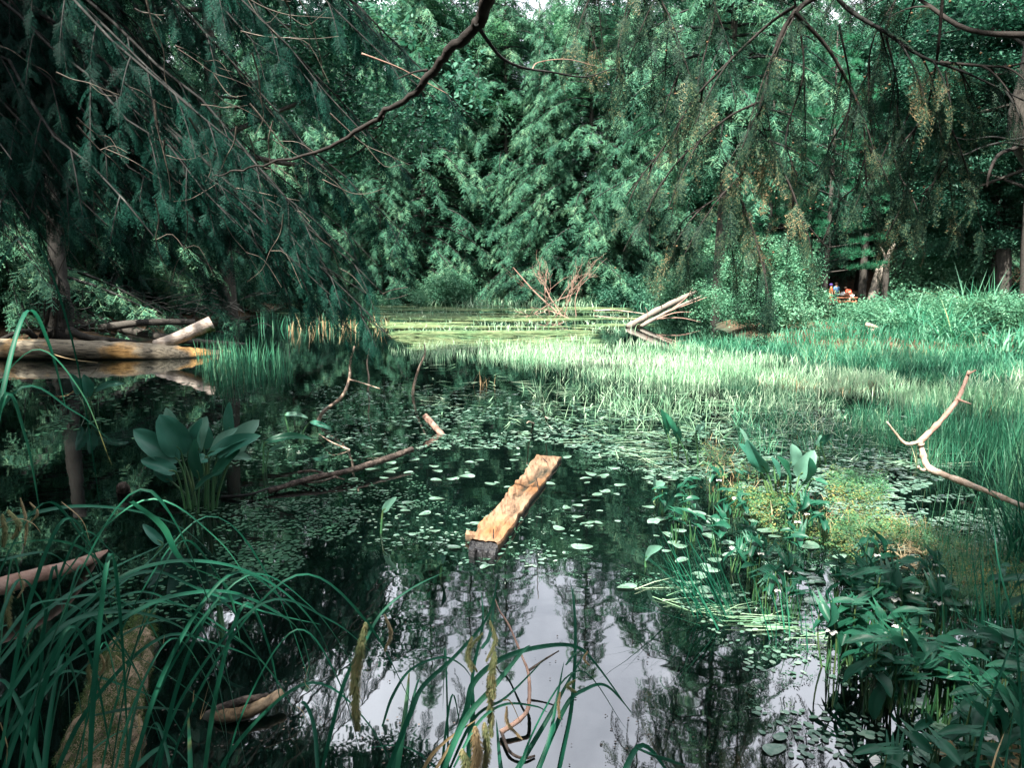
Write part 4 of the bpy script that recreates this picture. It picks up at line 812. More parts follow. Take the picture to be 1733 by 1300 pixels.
# leaning logs on the far bank, dead brush
for lb, a0, a1, rr in [('pale dead log leaning on the far bank, upper of two', (1062, 553), (1178, 494), .105), ('thinner dead log leaning just under its paler twin', (1085, 552), (1190, 500), .06)]:
    Yb = 24.5; log_thing('leaning_log', lb, [WD(a0[0], a0[1], Yb-.5), WD((a0[0]+a1[0])/2, (a0[1]+a1[1])/2-2, Yb+.5), WD(a1[0], a1[1], Yb+2)], rr, rr*.7, 'bark_pale', 12, 8, .35)
stick('splintered bundle of thin dead branches under the leaning logs', [([WD(1075, 554, 24.3), WD(1120, 532, 24.6), WD(1196, 503, 25.5)], .035, .012), ([WD(1110, 540, 24.5), WD(1150, 538, 24.6), WD(1186, 545, 24.7)], .022, .007), ([WD(1130, 528, 24.6), WD(1160, 505, 25), WD(1172, 488, 25.2)], .02, .006), ([WD(1100, 545, 24.4), WD(1140, 530, 24.5), WD(1170, 528, 24.7)], .025, .008), ([WD(1090, 548, 24.4), WD(1096, 532, 24.4), WD(1092, 520, 24.4)], .015, .005)], mat='dead_red', knob=.4)
stick('long thin bleached pole lying on the weed mat', [([W(1005, 526, .1), W(1040, 525, .15), W(1090, 531, .1)], .04, .02)])
t = thing('dead_brush', 'bleached leafless brush standing in the far weed mat', 'brush', W(935, 530, 0)); g = Geo(); rg = np.random.RandomState(97)
def fork(g, p, d, L, r, lev):
    e = p+d*L; m_ = (p+e)/2+rg.normal(0, .06*L, 3); tube(g, [p, m_, e], r, r*.6, 5, 3, cap=False)
    if lev: 
        for q in range(2+(rg.random() < .5)): fork(g, p+(e-p)*rg.uniform(.4, 1), nrm(d+rg.normal(0, .45, 3)+[0, 0, .12]), L*rg.uniform(.5, .8), r*.6, lev-1)
for x, y, dx, dz, L in [(960, 535, -.9, .75, 1.9), (950, 533, -.5, .8, 1.4), (930, 531, -.2, .9, 1.2), (955, 536, .3, 1, 1.5), (940, 537, .6, .8, 1.0), (975, 534, .1, 1, 1.2), (965, 540, -.7, .2, 1.6), (905, 530, .5, .25, 1.8)]:
    fork(g, W(x, y, 0), nrm(np.array([dx, rg.normal(0, .3), dz])), L, .022, 3)
a_ = WD(868, 452, 33); b_ = WD(942, 528, 33); obj('twigs', g, M['dead_red'], t); g = Geo(); tube(g, [a_, (a_+b_)/2+[0, 0, -.1], b_], .018, .045, 6, 5, .1, rg); obj('branch', g, M['dead_red'], t)
stick('low curved dead twigs at the waterline past the bough tip', [([W(635, 503, .1), WD(660, 492, 40), WD(690, 486, 40)], .04, .015), ([W(640, 507, .1), WD(668, 505, 40), WD(690, 498, 40)], .03, .01)])
t = thing('tree_stump', 'small weathered stump with a tilted top on the grassy bank', 'stump', G(*WD(1472, 575, 18.5)[:2]))
g = Geo(); tube(g, [WD(1466, 590, 18.5), WD(1470, 572, 18.5), WD(1475, 556, 18.4)], .11, .07, 9, 5, .2, rng); obj('trunk', g, M['log_pale'], t, True)
g = Geo(); tube(g, [WD(1466, 549, 18.5), WD(1475, 552, 18.4), WD(1485, 556, 18.5)], .06, .05, 8, 4, .2, rng); obj('cap', g, M['dead'], t, True)
g = Geo(); t = thing('driftwood', 'long pale driftwood lying on the far shore beyond the open water', 'log', G(*WD(1690, 530, 34)[:2]))
tube(g, [WD(1655, 533, 35), WD(1690, 531, 35), WD(1760, 528, 35)], .13, .10, 9, 5, .2, rng); obj('trunk', g, M['dead'], t, True)
g = Geo(); tube(g, [WD(1670, 524, 35), WD(1700, 521, 35.2), WD(1760, 524, 35)], .16, .12, 9, 5, .2, rng); obj('branch', g, M['bark'], t, True)
# near logs
t = thing('sunken_log', 'reddish smooth branch poking from black water behind the sedge blades', 'log', W(40, 980, 0)); g = Geo(); tube(g, [A(-60, 1010, .12), A(10, 990, .12), A(60, 975, .11), A(110, 962, .08), A(160, 945, .0), A(210, 930, -.06)], .050, .025, 12, 8, .10, rng); obj('trunk', g, M['dead_red'], t, True)
t = thing('mossy_log', 'thick mossy log sinking under the arching sedge', 'log', W(180, 1200, 0)); g = Geo()
lp_ = spline([A(120, 1420, .10), A(165, 1300, .08), A(185, 1220, .06), A(205, 1150, .02), A(235, 1090, -.05), A(262, 1040, -.14)], 6); tube(g, lp_, .125, .08, 22, raw=True, knob=.34, rng=rng); obj('trunk', g, M['log_near'], t, True)
g = Geo(); rg = np.random.RandomState(98); n_ = 5200; q = rg.random(n_)*(len(lp_)-1.01); j = q.astype(int); P = lp_[j]+(lp_[j+1]-lp_[j])*(q-j)[:, None]; th = rg.normal(0.2, .8, n_); rr_ = .135-.045*q/len(lp_)
P = P+np.stack([np.sin(th)*rr_, np.zeros(n_), np.cos(th)*rr_], -1); kp = (vnoise(P[:, 0], P[:, 1], .12, 3)+vnoise(P[:, 0], P[:, 1], .04, 5)*.4+q/len(lp_)*.35) > .48; P = P[kp]
stamps(g, LC, P, rg.normal(0, 1, (len(P), 3)), rg.uniform(.008, .022, len(P)), rg, .8); obj('moss', g, M['moss'], t)
t = thing('sunken_wood', 'half sunk rotten wood with one orange end in black water', 'log', W(420, 1205, 0)); g = Geo(); tube(g, [A(330, 1222, -.05), A(390, 1212, .02), A(440, 1196, .035), A(478, 1172, .05)], .04, .022, 10, 8, .25, rng, flat=.7); obj('trunk', g, M['log_near'], t, True)
g = Geo(); tube(g, [A(345, 1215, -.02), A(400, 1190, .03), A(455, 1178, .02)], .02, .012, 7, 6, .3, rng); obj('side_branch', g, M['driftdark'], t, True)
t = thing('fallen_twig', 'forked reddish twig lying over the mirrored sky', 'twig', W(895, 1130, 0))
for pts, z0, z1, r0, r1 in [([(848, 1240), (880, 1218), (894, 1198), (896, 1160), (893, 1135), (885, 1115), (862, 1060), (846, 1035), (837, 1012)], .02, .16, .0095, .0025), ([(893, 1137), (920, 1118), (946, 1102)], .06, .12, .006, .0025), ([(848, 1238), (862, 1272), (885, 1284), (905, 1280)], .015, .005, .006, .004)]:
    n_ = len(pts); g = Geo(); tube(g, [W(x, y, z0+(z1-z0)*i/(n_-1)) for i, (x, y) in enumerate(pts)], r0, r1, 8, 5, .2, rng); obj('branch', g, M['dead_red' if r0 > .0094 else 'driftdark'], t, True)
t = thing('submerged_stump', 'round bark stub breaking the dark water beside the big leaved plant', 'stump', W(210, 825, 0)); g = Geo(); tube(g, [A(212, 840, -.1), A(209, 828, .03), A(207, 822, .07)], .05, .035, 9, 4, .3, rng); obj('trunk', g, M['driftdark'], t, True)

# ------------------------------------------------------------------ big-leaved water plants
def big_leaf(g, P0, d, L, wd, curl=0.5, fold=0.2, up=np.array([0, 0, 1.0]), nu=11, nv=9, lobe=0.0, wav=0.05):
    """broad leaf from base P0 along d, bending down by curl"""
    d = nrm(np.asarray(d, float)); side = nrm(np.cross(d, up)); nn = np.cross(side, d); pts = []; p = np.array(P0, float); dirv = d.copy(); ax = [p.copy()]; nr = [nn.copy()]
    for i in range(nu-1):
        th = -curl/(nu-1); dirv = dirv*math.cos(th)+nn*math.sin(th); nn = np.cross(side, dirv); p = p+dirv*L/(nu-1); ax.append(p.copy()); nr.append(nn.copy())
    V = []
    for i in range(nu):
        t = i/(nu-1); w_ = wd*1.12*max(.02, math.sin(PI*min(1, t**0.72*0.96+0.035)))**0.58 if t < 1 else 0.004
        for j in range(nv):
            s = j/(nv-1)*2-1; V.append(ax[i]+side*s*w_/2+nr[i]*(abs(s)**1.3*w_*fold+wav*math.sin(t*8+s*3)*abs(s)*w_*2))
    idx = np.arange(nu*nv).reshape(nu, nv); g.add(np.array(V), np.stack([idx[:-1, :-1], idx[:-1, 1:], idx[1:, 1:], idx[1:, :-1]], -1).reshape(-1, 4))
    if lobe:
        for sg in (-1, 1):
            b0 = ax[0]; q = []; 
            for t in (0, .5, 1): c_ = ax[1]*(1-t)*0.6+ax[0]*(1-(1-t)*0.6)-d*lobe*L*t+side*sg*(wd*0.22+wd*0.12*t); ww = wd*0.22*(1-t)**.7+.001; q += [c_-side*ww, c_+side*ww+nr[0]*ww*.3]
            g.add(np.array(q), [(0, 1, 3, 2), (2, 3, 5, 4)])
def leaf_plant(name, label, basepx, leaves, mat='arum', cat='plant', group=None, spread=0.09, Y=None):
    base = W(*basepx, 0); t = thing(name, label, cat, base, group); rg = np.random.RandomState(int(basepx[0]))
    for (jx, jy, tx, ty, wd, dY, curl, m_) in leaves:       # joint pixel, tip pixel, width px, depth offset
        wd = wd*.75; Yb = base[1]+dY; J = WD(jx, jy, Yb); Tp = WD(tx, ty, Yb+rg.normal(0, .04)-.08); d = Tp-J; L = np.linalg.norm(d)
        dd = nrm(d)+np.array([0, 0, curl*0.45]); g = Geo()
        big_leaf(g, J, dd, L*1.08, wd/FPX*Yb, curl, up=nrm(np.array([rg.normal(0, .5), -0.8, 0.75]))); lf = obj('leaf', g, M[m_ or mat], t, True)
        g = Geo(); s0 = base+np.array([rg.uniform(-1, 1)*spread*.6+(J[0]-base[0])*.35, rg.uniform(-1, 1)*spread*.6+dY*.5, -.12]); tube(g, [s0, (s0+J)/2+np.array([(J[0]-s0[0])*-.10, 0, .03]), J, J+nrm(d)*L*.25], .010, .004, 7, 5)
        st = obj('stalk', g, M['stem'], t, True)
    return t
leaf_plant('water_arum', 'largest clump of broad waxy leaves rising from dark water', (338, 862), [
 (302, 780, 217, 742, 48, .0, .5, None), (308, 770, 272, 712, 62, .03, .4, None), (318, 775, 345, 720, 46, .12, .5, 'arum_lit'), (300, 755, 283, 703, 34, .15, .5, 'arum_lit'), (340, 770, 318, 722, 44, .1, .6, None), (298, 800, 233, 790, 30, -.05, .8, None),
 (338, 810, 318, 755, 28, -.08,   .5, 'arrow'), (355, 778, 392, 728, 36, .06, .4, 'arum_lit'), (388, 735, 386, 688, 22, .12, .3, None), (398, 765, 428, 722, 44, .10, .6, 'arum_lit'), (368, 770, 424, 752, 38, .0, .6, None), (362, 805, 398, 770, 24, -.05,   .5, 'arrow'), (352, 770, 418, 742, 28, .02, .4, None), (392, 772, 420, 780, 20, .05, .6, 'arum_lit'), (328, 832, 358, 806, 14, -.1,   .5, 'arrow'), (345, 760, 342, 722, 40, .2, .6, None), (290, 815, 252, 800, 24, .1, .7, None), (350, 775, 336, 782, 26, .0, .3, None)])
leaf_plant('water_arum', 'pair of dark broad leaves in shade before the long log', (150, 700), [(140, 665, 118, 636, 18, .1, .5, None), (150, 672, 145, 638, 24, .0, .3, None), (160, 662, 200, 652, 18, .0, .7, None), (166, 662, 190, 655, 12, .1, .7, None), (132, 668, 124, 640, 14, .2, .7, None)])
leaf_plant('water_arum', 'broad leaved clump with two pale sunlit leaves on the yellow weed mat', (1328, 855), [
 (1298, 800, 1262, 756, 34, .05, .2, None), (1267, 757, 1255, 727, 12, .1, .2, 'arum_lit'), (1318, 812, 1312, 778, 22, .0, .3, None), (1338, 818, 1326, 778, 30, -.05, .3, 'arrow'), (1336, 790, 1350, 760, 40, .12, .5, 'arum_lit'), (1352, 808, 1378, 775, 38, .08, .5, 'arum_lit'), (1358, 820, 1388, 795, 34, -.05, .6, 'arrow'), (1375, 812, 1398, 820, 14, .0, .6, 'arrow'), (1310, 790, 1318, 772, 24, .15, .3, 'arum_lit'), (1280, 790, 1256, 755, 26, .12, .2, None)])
leaf_plant('water_arum', 'lone tilted leaf on tall stalks behind the sunlit leaf clump', (1390, 785), [(1388, 752, 1408, 738, 15, .0, .6, 'arrow'), (1384, 755, 1390, 738, 13, .05, .2, 'arum_lit')])
leaf_plant('water_arum', 'single pale oval leaf high on yellow stalks', (1172, 790), [(1178, 732, 1192, 720, 16, .0, .4, 'arum_lit'), (1150, 745, 1128, 702, 14, .1, .2, 'arrow')])
leaf_plant('water_arum', 'dark upright narrow leaves standing in dark open water', (1137, 780), [(1130, 735, 1122, 698, 16, .0, .2, 'arrow'), (1148, 750, 1152, 728, 12, .0, .4, 'arrow')])
leaf_plant('water_arum', 'long leaf arching sideways from the end of the big clump', (432, 800), [(448, 750, 520, 758, 18, .0, 1.3, 'arrow'), (455, 765, 478, 757, 14, .05, .3, 'arum_lit')])
leaf_plant('water_arum', 'drooping pale leaf over water above the crooked stick base', (505, 745), [(482, 702, 512, 712, 11, .1, 1.0, 'arum_lit'), (525, 714, 552, 732, 12, .0, .8, None)])
leaf_plant('water_arum', 'single upright leaf standing alone amid floating leaves', (645, 900), [(648, 866, 668, 846, 17, .0, .2, 'arum_lit')])
leaf_plant('water_arum', 'pale leaf bent over water right of the floating branch', (1110, 850), [(1108, 830, 1120, 822, 18, .0, .6, 'arum_lit'), (1112, 838, 1104, 812, 12, .03, .2, 'arum_lit')])
leaf_plant('water_arum', 'heart shaped leaf held up right of the plank end', (1095, 960), [(1093, 945, 1104, 935, 24, .0, .5, 'arum_lit')])
leaf_plant('water_arum', 'small dark heart leaf on a stalk at the plank near end', (748, 975), [(748, 958, 753, 948, 20, .0, .4, None)])
leaf_plant('water_arum', 'round leaf held above black water under the sedge arch', (365, 1080), [(368, 1020, 395, 1018, 22, .0, .5, None), (374, 1030, 355, 1012, 14, .05, .5, None)])
leaf_plant('water_arum', 'oval dark leaf floating up between arching blades', (265, 945), [(275, 922, 240, 892, 20, .0, .4, None)])

# arrow-leaved plants bottom right
def arrow_proto(seed, nleaf=6, flowers=1, H=.34):
    rg = np.random.RandomState(seed); t = thing('arrowhead_plant', None, 'water plant', (0, 0, 0)); sg = Geo()
    for i in range(nleaf):
        a = rg.random()*2*PI; h = H*rg.uniform(.5, 1.1); J = np.array([math.cos(a)*.09*rg.random(), math.sin(a)*.09*rg.random(), h]); s0 = np.array([rg.normal(0, .02), rg.normal(0, .02), -.08]); tube(sg, [s0, (s0+J)/2+rg.normal(0, .012, 3), J], .0055, .003, 5, 4)
        az = rg.uniform(-.9, .9)-PI/4*1.0 if rg.random() < .65 else rg.random()*6.28
        g = Geo(); L = rg.uniform(.085, .145); big_leaf(g, J, [math.cos(az), math.sin(az), rg.uniform(-1.1, .8)], L, L*rg.uniform(.28, .46), rg.uniform(.2, .9), up=nrm(np.array([rg.normal(0, .3), rg.normal(0, .3)-.2, 1])), nu=7, nv=5, lobe=.55, fold=.25); obj('leaf', g, M['arrow'], t, True, loc=(0, 0, 0))
    for i in range(flowers):
        x, y = rg.normal(0, .05, 2); h = H*rg.uniform(.6, .95); tube(sg, [(x*.3, y*.3, -.05), (x, y, h)], .003, .002, 5, 3); g = Geo()
        for q in range(3):
            a = q*2.09+rg.random(); big_leaf(g, (x, y, h), [math.cos(a), math.sin(a)-.3, .25], .028, .030, .4, nu=5, nv=5)
        obj('flower', g, M['petal'], t, True, loc=(0, 0, 0))
    obj('stalks', sg, M['stem'], t, True, loc=(0, 0, 0)); return t
protos = [arrow_proto(101, 7, 0), arrow_proto(102, 6, 0), arrow_proto(103, 8, 1), arrow_proto(104, 5, 1, .26), arrow_proto(105, 6, 0, .3)]
rg = np.random.RandomState(106)
spots = inpoly([(1380, 1120), (1400, 1000), (1500, 950), (1640, 930), (1760, 960), (1760, 1290), (1560, 1290), (1440, 1200)], 44, rg)
spots = np.vstack([spots, inpoly([(1420, 1190), (1720, 1190), (1760, 1420), (1480, 1420)], 15, rg), inpoly([(1090, 880), (1240, 830), (1480, 930), (1480, 1060), (1250, 1030)], 26, rg), inpoly([(1250, 1000), (1480, 1000), (1500, 1250), (1380, 1200)], 12, rg)])
lbls = ['arrow leaved water plant crowded with others in the shaded corner thicket']
for i, (x, y) in enumerate(spots):
    p = W(x, y, 0); src = protos[i % 5]; lb = lbls[0]
    gp = 'arrow leaved plants in the corner thicket'
    if y < 1060 and x < 1490: lb = 'small arrow leaved plant scattered among floating leaves beside the dark rushes'; gp = 'arrow leaved plants beside the rushes'
    sc = rg.uniform(.8, 1.2)*(.65 if y < 1060 else .82)
    if i < 5: o = src; o.location = Vector([float(v) for v in p]); o.rotation_euler = (0, 0, rg.uniform(-.8, .8)); o.scale = (sc, sc, sc); o['label'] = lb; o['group'] = gp
    else: dup(src, p, rg.uniform(-.9, .9), sc, lb, gp)

# ------------------------------------------------------------------ floating leaves
def pad_mesh(seed):
    rg = np.random.RandomState(seed); g = Geo(); n = 16; asp = rg.uniform(.38, .6); a = np.linspace(0.06, 2*PI-0.06, n); r_ = 1+.06*np.sin(a*3+seed)
    rim = np.stack([np.cos(a)*r_, np.sin(a)*asp*r_*(1-.15*np.cos(a)), .05*np.sin(a*2+seed)*rg.uniform(.3, 1.6)+.03], -1)
    mid = rim*np.array([.5, .5, .5]); V = np.vstack([[(.15, 0, .03)], mid, rim]); F = [(0, 1+i, 2+i) for i in range(n-1)]
    g.add(V, F); g.L.append(np.array([v for i in range(n-1) for v in (1+i, 1+n+i, 2+n+i, 2+i)], np.int32)); g.S.append(np.full(n-1, 4, np.int32))
    return g.mesh('floating_leaf', M['pad'], True)
pads = [pad_mesh(s) for s in range(6)]
rg = np.random.RandomState(110)
handpads = [(720, 870, 24), (735, 900, 20), (945, 896, 26), (985, 927, 36), (768, 928, 22), (820, 960, 22), (790, 807, 26), (765, 812, 18), (830, 820, 20), (630, 795, 24), (660, 800, 20), (600, 812, 26), (700, 780, 20), (735, 790, 18), (650, 832, 16), (740, 845, 26), (690, 852, 20), (560, 800, 18),
 (1000, 803, 24), (1020, 806, 22), (1010, 838, 22), (1050, 822, 20), (960, 775, 18), (1120, 880, 34), (1060, 995, 34), (1150, 925, 30), (1330, 990, 30), (1340, 1030, 30), (1380, 1020, 36), (1420, 975, 36), (1300, 900, 34), (1250, 930, 34), (1210, 950, 30), (1190, 1000, 34), (1230, 1010, 28), (1280, 870, 26), (1360, 905, 30), (1440, 915, 34), (1310, 1270, 44), (1320, 1250, 30), (1540, 1285, 40), (1180, 870, 30), (1150, 900, 24), (900, 790, 20), (870, 780, 16), (700, 905, 18), (930, 820, 20), (640, 770, 18), (810, 780, 18)]
cnt = 0
def put_pad(x, y, wpx, lb, gp):
    global cnt
    p = W(x, y, 0); s = wpx/FPX*p[1]*.55; o = bpy.data.objects.new('floating_leaf', pads[cnt % 6]); C.objects.link(o); o.location = (float(p[0]), float(p[1]), .004+.004*((cnt*7) % 5)/5)
    o.rotation_euler = (rg.normal(0, .05), rg.normal(0, .05), rg.normal(0, .7)+(PI if rg.random() < .5 else 0)); o.scale = (s, s*1.25, s); tag(o, lb, 'floating leaf', gp); cnt += 1
for x, y, w_ in handpads:
    (put_pad(x, y, w_, 'oval floating leaf lying on dark water around the split plank', 'floating leaves around the plank') if x < 1080 else put_pad(x, y, w_, 'pale floating leaf packed among stalks beside the dark rushes', 'floating leaves beside the rushes'))
q = inpoly([(560, 790), (700, 765), (1060, 770), (1080, 880), (1000, 900), (900, 870), (780, 930), (640, 900), (540, 840)], 85, rg)
for x, y in q[vnoise(q[:, 0], q[:, 1]*1.5, 60, 2) > .33]: put_pad(x, y, rg.uniform(7, 22)*(y/850), 'oval floating leaf lying on dark water around the split plank', 'floating leaves around the plank')
q = inpoly([(1090, 830), (1260, 830), (1480, 920), (1500, 1060), (1380, 1080), (1200, 1040), (1100, 950)], 120, rg)
for x, y in q[vnoise(q[:, 0], q[:, 1]*1.5, 70, 4) > .33]: put_pad(x, y, rg.uniform(10, 32), 'pale floating leaf packed among stalks beside the dark rushes', 'floating leaves beside the rushes')
q = inpoly([(1480, 1000), (1740, 960), (1740, 1290), (1560, 1290), (1480, 1150)], 50, rg)
for x, y in q: put_pad(x, y, rg.uniform(18, 34), 'floating leaf glinting between the arrow leaved plants', 'floating leaves under the arrow leaved plants')
# uncountable small pads and weed
def scatter_flat(name, label, cat, regions, mat, z=.003, rz=.003, seed=0):
    rg = np.random.RandomState(seed); g = Geo(); a = np.linspace(0, 2*PI, 8, endpoint=False); disc = Geo(); disc.add(np.stack([np.cos(a), np.sin(a), .03*np.sin(a*2)], -1), [tuple(range(8))]); d = disc.data()
    for poly, N, s0, s1, asp in regions:
        q = inpoly(poly, N, rg); P = Wn(q); 
        v = vnoise(P[:, 0], P[:, 1]*2.2, .5, 7)+.5*vnoise(P[:, 0], P[:, 1]*2, .17, 8); P = P[v > .62]; n_ = len(P)
        P[:, 2] = z+rz*rg.random(n_); s = rg.uniform(s0, s1, (n_, 1)); th = rg.random(n_)*6.28; c_, s_ = np.cos(th), np.sin(th)
        g.stamp(d, P, np.stack([c_, s_, .05*rg.normal(0, 1, n_)], -1)*s, np.stack([-s_, c_, .05*rg.normal(0, 1, n_)], -1)*s*asp, np.tile([0, 0, 1.0], (n_, 1))*s)
    return tag(obj(name, g, M[mat]), label, cat, kind='stuff')
scatter_flat('duckweed', 'tiny round dark green duckweed pads in the shade under the big leaves', 'duckweed', [([(300, 865), (420, 850), (620, 840), (600, 900), (480, 980), (380, 1000), (360, 900)], 1500, .007, .015, .9), ([(380, 820), (700, 800), (760, 860), (500, 870)], 800, .006, .013, .9), ([(220, 740), (480, 720), (640, 780), (300, 800)], 700, .01, .022, .7), ([(90, 950), (500, 930), (420, 1060), (200, 1060)], 350, .008, .016, .9), ([(80, 660), (360, 640), (300, 700), (60, 740)], 300, .02, .04, .8)], 'duck', seed=120)
scatter_flat('pond_weed', 'dense small narrow floating leaves covering the mid pond', 'pond weed', [([(880, 680), (1130, 700), (1560, 690), (1620, 800), (1480, 860), (1100, 820), (1060, 780), (880, 740)], 4200, .018, .045, .4), ([(520, 650), (880, 660), (900, 760), (560, 760)], 1500, .018, .045, .4), ([(1380, 850), (1740, 830), (1740, 960), (1500, 930)], 1700, .012, .03, .5), ([(560, 860), (1000, 880), (960, 960), (640, 960)], 260, .012, .02, .6), ([(1050, 960), (1480, 1040), (1500, 1290), (1300, 1290), (1250, 1100)], 500, .006, .018, .7), ([(1500, 930), (1760, 930), (1760, 1300), (1600, 1300)], 1400, .01, .03, .5)], 'pad', seed=121)
def scatter_strips(name, label, cat, regions, mat, seed):
    rg = np.random.RandomState(seed); g = Geo()
    for poly, N, L0, L1, wd, sp_ in regions:
        q = inpoly(poly, N, rg); P = Wn(q); v = vnoise(P[:, 0]*.22, P[:, 1]*.8, .8, 4)+.4*vnoise(P[:, 0], P[:, 1]*2, .5, 5); P = P[v > (.74 if sp_ < .2 else .5)]; n_ = len(P)
        a = rg.normal(0, sp_, n_); L = rg.uniform(L0, L1, n_)[:, None]; d = np.stack([np.cos(a), np.sin(a), rg.normal(0, .02, n_)], -1)*L; s = np.stack([-np.sin(a), np.cos(a), np.zeros(n_)], -1)*wd*P[:, 1:2]*.08; P[:, 2] = .004+.03*rg.random(n_)
        m_ = P+d*.5+s*rg.normal(0, 2, (n_, 1)); V = np.stack([P-s, P+s, m_-s, m_+s, P+d], 1).reshape(-1, 3); F1 = (np.array([[0, 1, 3, 2]])[None]+(np.arange(n_)*5)[:, None, None]).reshape(-1, 4); 
        b0 = g.n; g.add(V, F1); F2 = (np.array([[2, 3, 4]])[None]+(np.arange(n_)*5)[:, None, None]).reshape(-1, 3); g.L.append((F2+b0).ravel().astype(np.int32)); g.S.append(np.full(len(F2), 3, np.int32))
    return tag(obj(name, g, M[mat]), label, cat, kind='stuff')
scatter_strips('floating_grass', 'pale flattened grass blades floating in streaks on the far pond', 'floating grass', [([(640, 512), (1060, 522), (1080, 552), (900, 566), (660, 566), (630, 530)], 9000, .3, .9, .016, .12), ([(430, 508), (640, 512), (640, 560), (430, 540)], 1600, .3, .8, .015, .12), ([(650, 566), (1000, 560), (1000, 600), (700, 600)], 1500, .2, .6, .012, .3)], 'mat', 130)
scatter_strips('bent_grass', 'scattered pale bent blades lying on the mid pond', 'bent grass', [([(700, 600), (900, 650), (1550, 690), (1600, 800), (1100, 800), (900, 740), (700, 700)], 380, .1, .5, .010, 1.2), ([(1030, 980), (1250, 1040), (1450, 1080), (1380, 1110), (1150, 1040)], 45, .12, .35, .014, .35)], 'sedge_pale', 131)

# ------------------------------------------------------------------ standing grasses (nobody could count the blades)
def grass_patch(name, label, cat, regions, mat, seed):
    rg = np.random.RandomState(seed); g = Geo()
    for poly, N, h0, h1, wd, le, dr in regions:
        q = inpoly(poly, N, rg); P = Wn(q); v = vnoise(P[:, 0], P[:, 1], .9, 3)*.6+.4*vnoise(P[:, 0], P[:, 1], .28, 9); P = P[v > .3*rg.random(len(P))+.28]; n_ = len(P)
        P[:, 2] = np.maximum(-.05, hgt(P[:, 0], P[:, 1])-.03)
        grass(g, P, rg.uniform(h0, h1, n_)*(.6+.6*vnoise(P[:, 0], P[:, 1], .9, 12)), rg.random(n_)*6.28, np.abs(rg.normal(le, le*.6, n_)), np.abs(rg.normal(dr, dr*.7, n_)), wd*(P[:, 1]/10)*rg.uniform(.7, 1.3, n_), 4, rg)
    return tag(obj(name, g, M[mat]), label, cat, kind='stuff')
grass_patch('marsh_grass', 'bright pale sunlit marsh grass standing in the middle of the pond', 'marsh grass', [
 ([(860, 610), (940, 590), (1100, 582), (1300, 600), (1420, 628), (1560, 650), (1600, 680), (1350, 655), (1200, 655), (1080, 650), (950, 635)], 12000, .14, .34, .010, .2, .15),
 ([(900, 620), (1100, 640), (1350, 650), (1600, 680), (1500, 712), (1250, 690), (1100, 712), (960, 670)], 2200, .10, .30, .010, .25, .2), ([(650, 590), (860, 580), (1000, 575), (1000, 600), (860, 612), (700, 612)], 2000, .14, .28, .010, .2, .1), ([(1420, 640), (1740, 640), (1740, 720), (1560, 700)], 3000, .2, .42, .011, .2, .15),
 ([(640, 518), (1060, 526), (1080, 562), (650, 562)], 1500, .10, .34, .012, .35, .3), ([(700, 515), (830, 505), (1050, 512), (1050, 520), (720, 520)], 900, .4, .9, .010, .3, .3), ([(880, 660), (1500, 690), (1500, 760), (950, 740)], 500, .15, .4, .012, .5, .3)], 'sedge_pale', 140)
grass_patch('reed_bed', 'deep green sedge behind and beside the pale marsh grass', 'sedge', [
 ([(1120, 585), (1300, 575), (1740, 590), (1740, 640), (1560, 645), (1420, 622), (1250, 598)], 9500, .25, .55, .012, .22, .2),
 ([(1440, 690), (1740, 690), (1740, 830), (1560, 800), (1440, 740)], 3200, .25, .52, .011, .18, .15), ([(1240, 700), (1560, 700), (1500, 780), (1250, 770)], 900, .15, .35, .012, .3, .2),
 ([(330, 600), (470, 600), (500, 640), (360, 660)], 700, .3, .62, .011, .12, .1), ([(420, 540), (640, 535), (640, 552), (440, 560)], 260, .4, .9, .012, .15, .1), ([(1180, 530), (1740, 530), (1740, 580), (1300, 570)], 8000, .2, .5, .012, .35, .4), ([(1690, 760), (1760, 700), (1760, 1000), (1700, 960)], 420, .5, .8, .013, .15, .15),
 ([(1550, 900), (1740, 880), (1740, 1120), (1600, 1060)], 380, .25, .6, .012, .2, .15)], 'sedge_green', 141)
grass_patch('bank_grass', 'shaded grass along the foot of the far trees', 'grass', [([(640, 498), (840, 498), (840, 508), (640, 512)], 900, .3, .6, .012, .3, .3), ([(0, 520), (400, 515), (400, 525), (0, 545)], 800, .3, .5, .012, .3, .3), ([(1050, 505), (1200, 505), (1200, 520), (1050, 520)], 600, .3, .6, .012, .3, .3)], 'sedge_green', 142)
# yellow-green marsh mat in the dappled sun on the right: small leaves and stems
rg = np.random.RandomState(150); g = Geo(); q = np.vstack([inpoly([(1200, 820), (1290, 840), (1400, 860), (1560, 900), (1740, 950), (1740, 1060), (1560, 1010), (1420, 930), (1300, 900)], 4300, rg), inpoly([(1190, 760), (1260, 770), (1300, 850), (1210, 850)], 380, rg), inpoly([(1400, 800), (1500, 810), (1500, 860), (1400, 850)], 400, rg)])
P = Wn(q); v = vnoise(P[:, 0], P[:, 1], .35, 6); P = P[v > .3]; P[:, 2] = rg.random(len(P))**2*.09+.005; a = rg.random(len(P))*6.28; stamps(g, LC, P, np.stack([np.cos(a), np.sin(a), np.zeros(len(P))], -1), .05*(P[:, 1]/4)*(.5+.9*rg.random(len(P))), rg, .4, flatz=.6)
tag(obj('marsh_weed', g, M['marsh']), 'yellow green low weed mat with small leaves in dappled sun', 'marsh weed', kind='stuff')
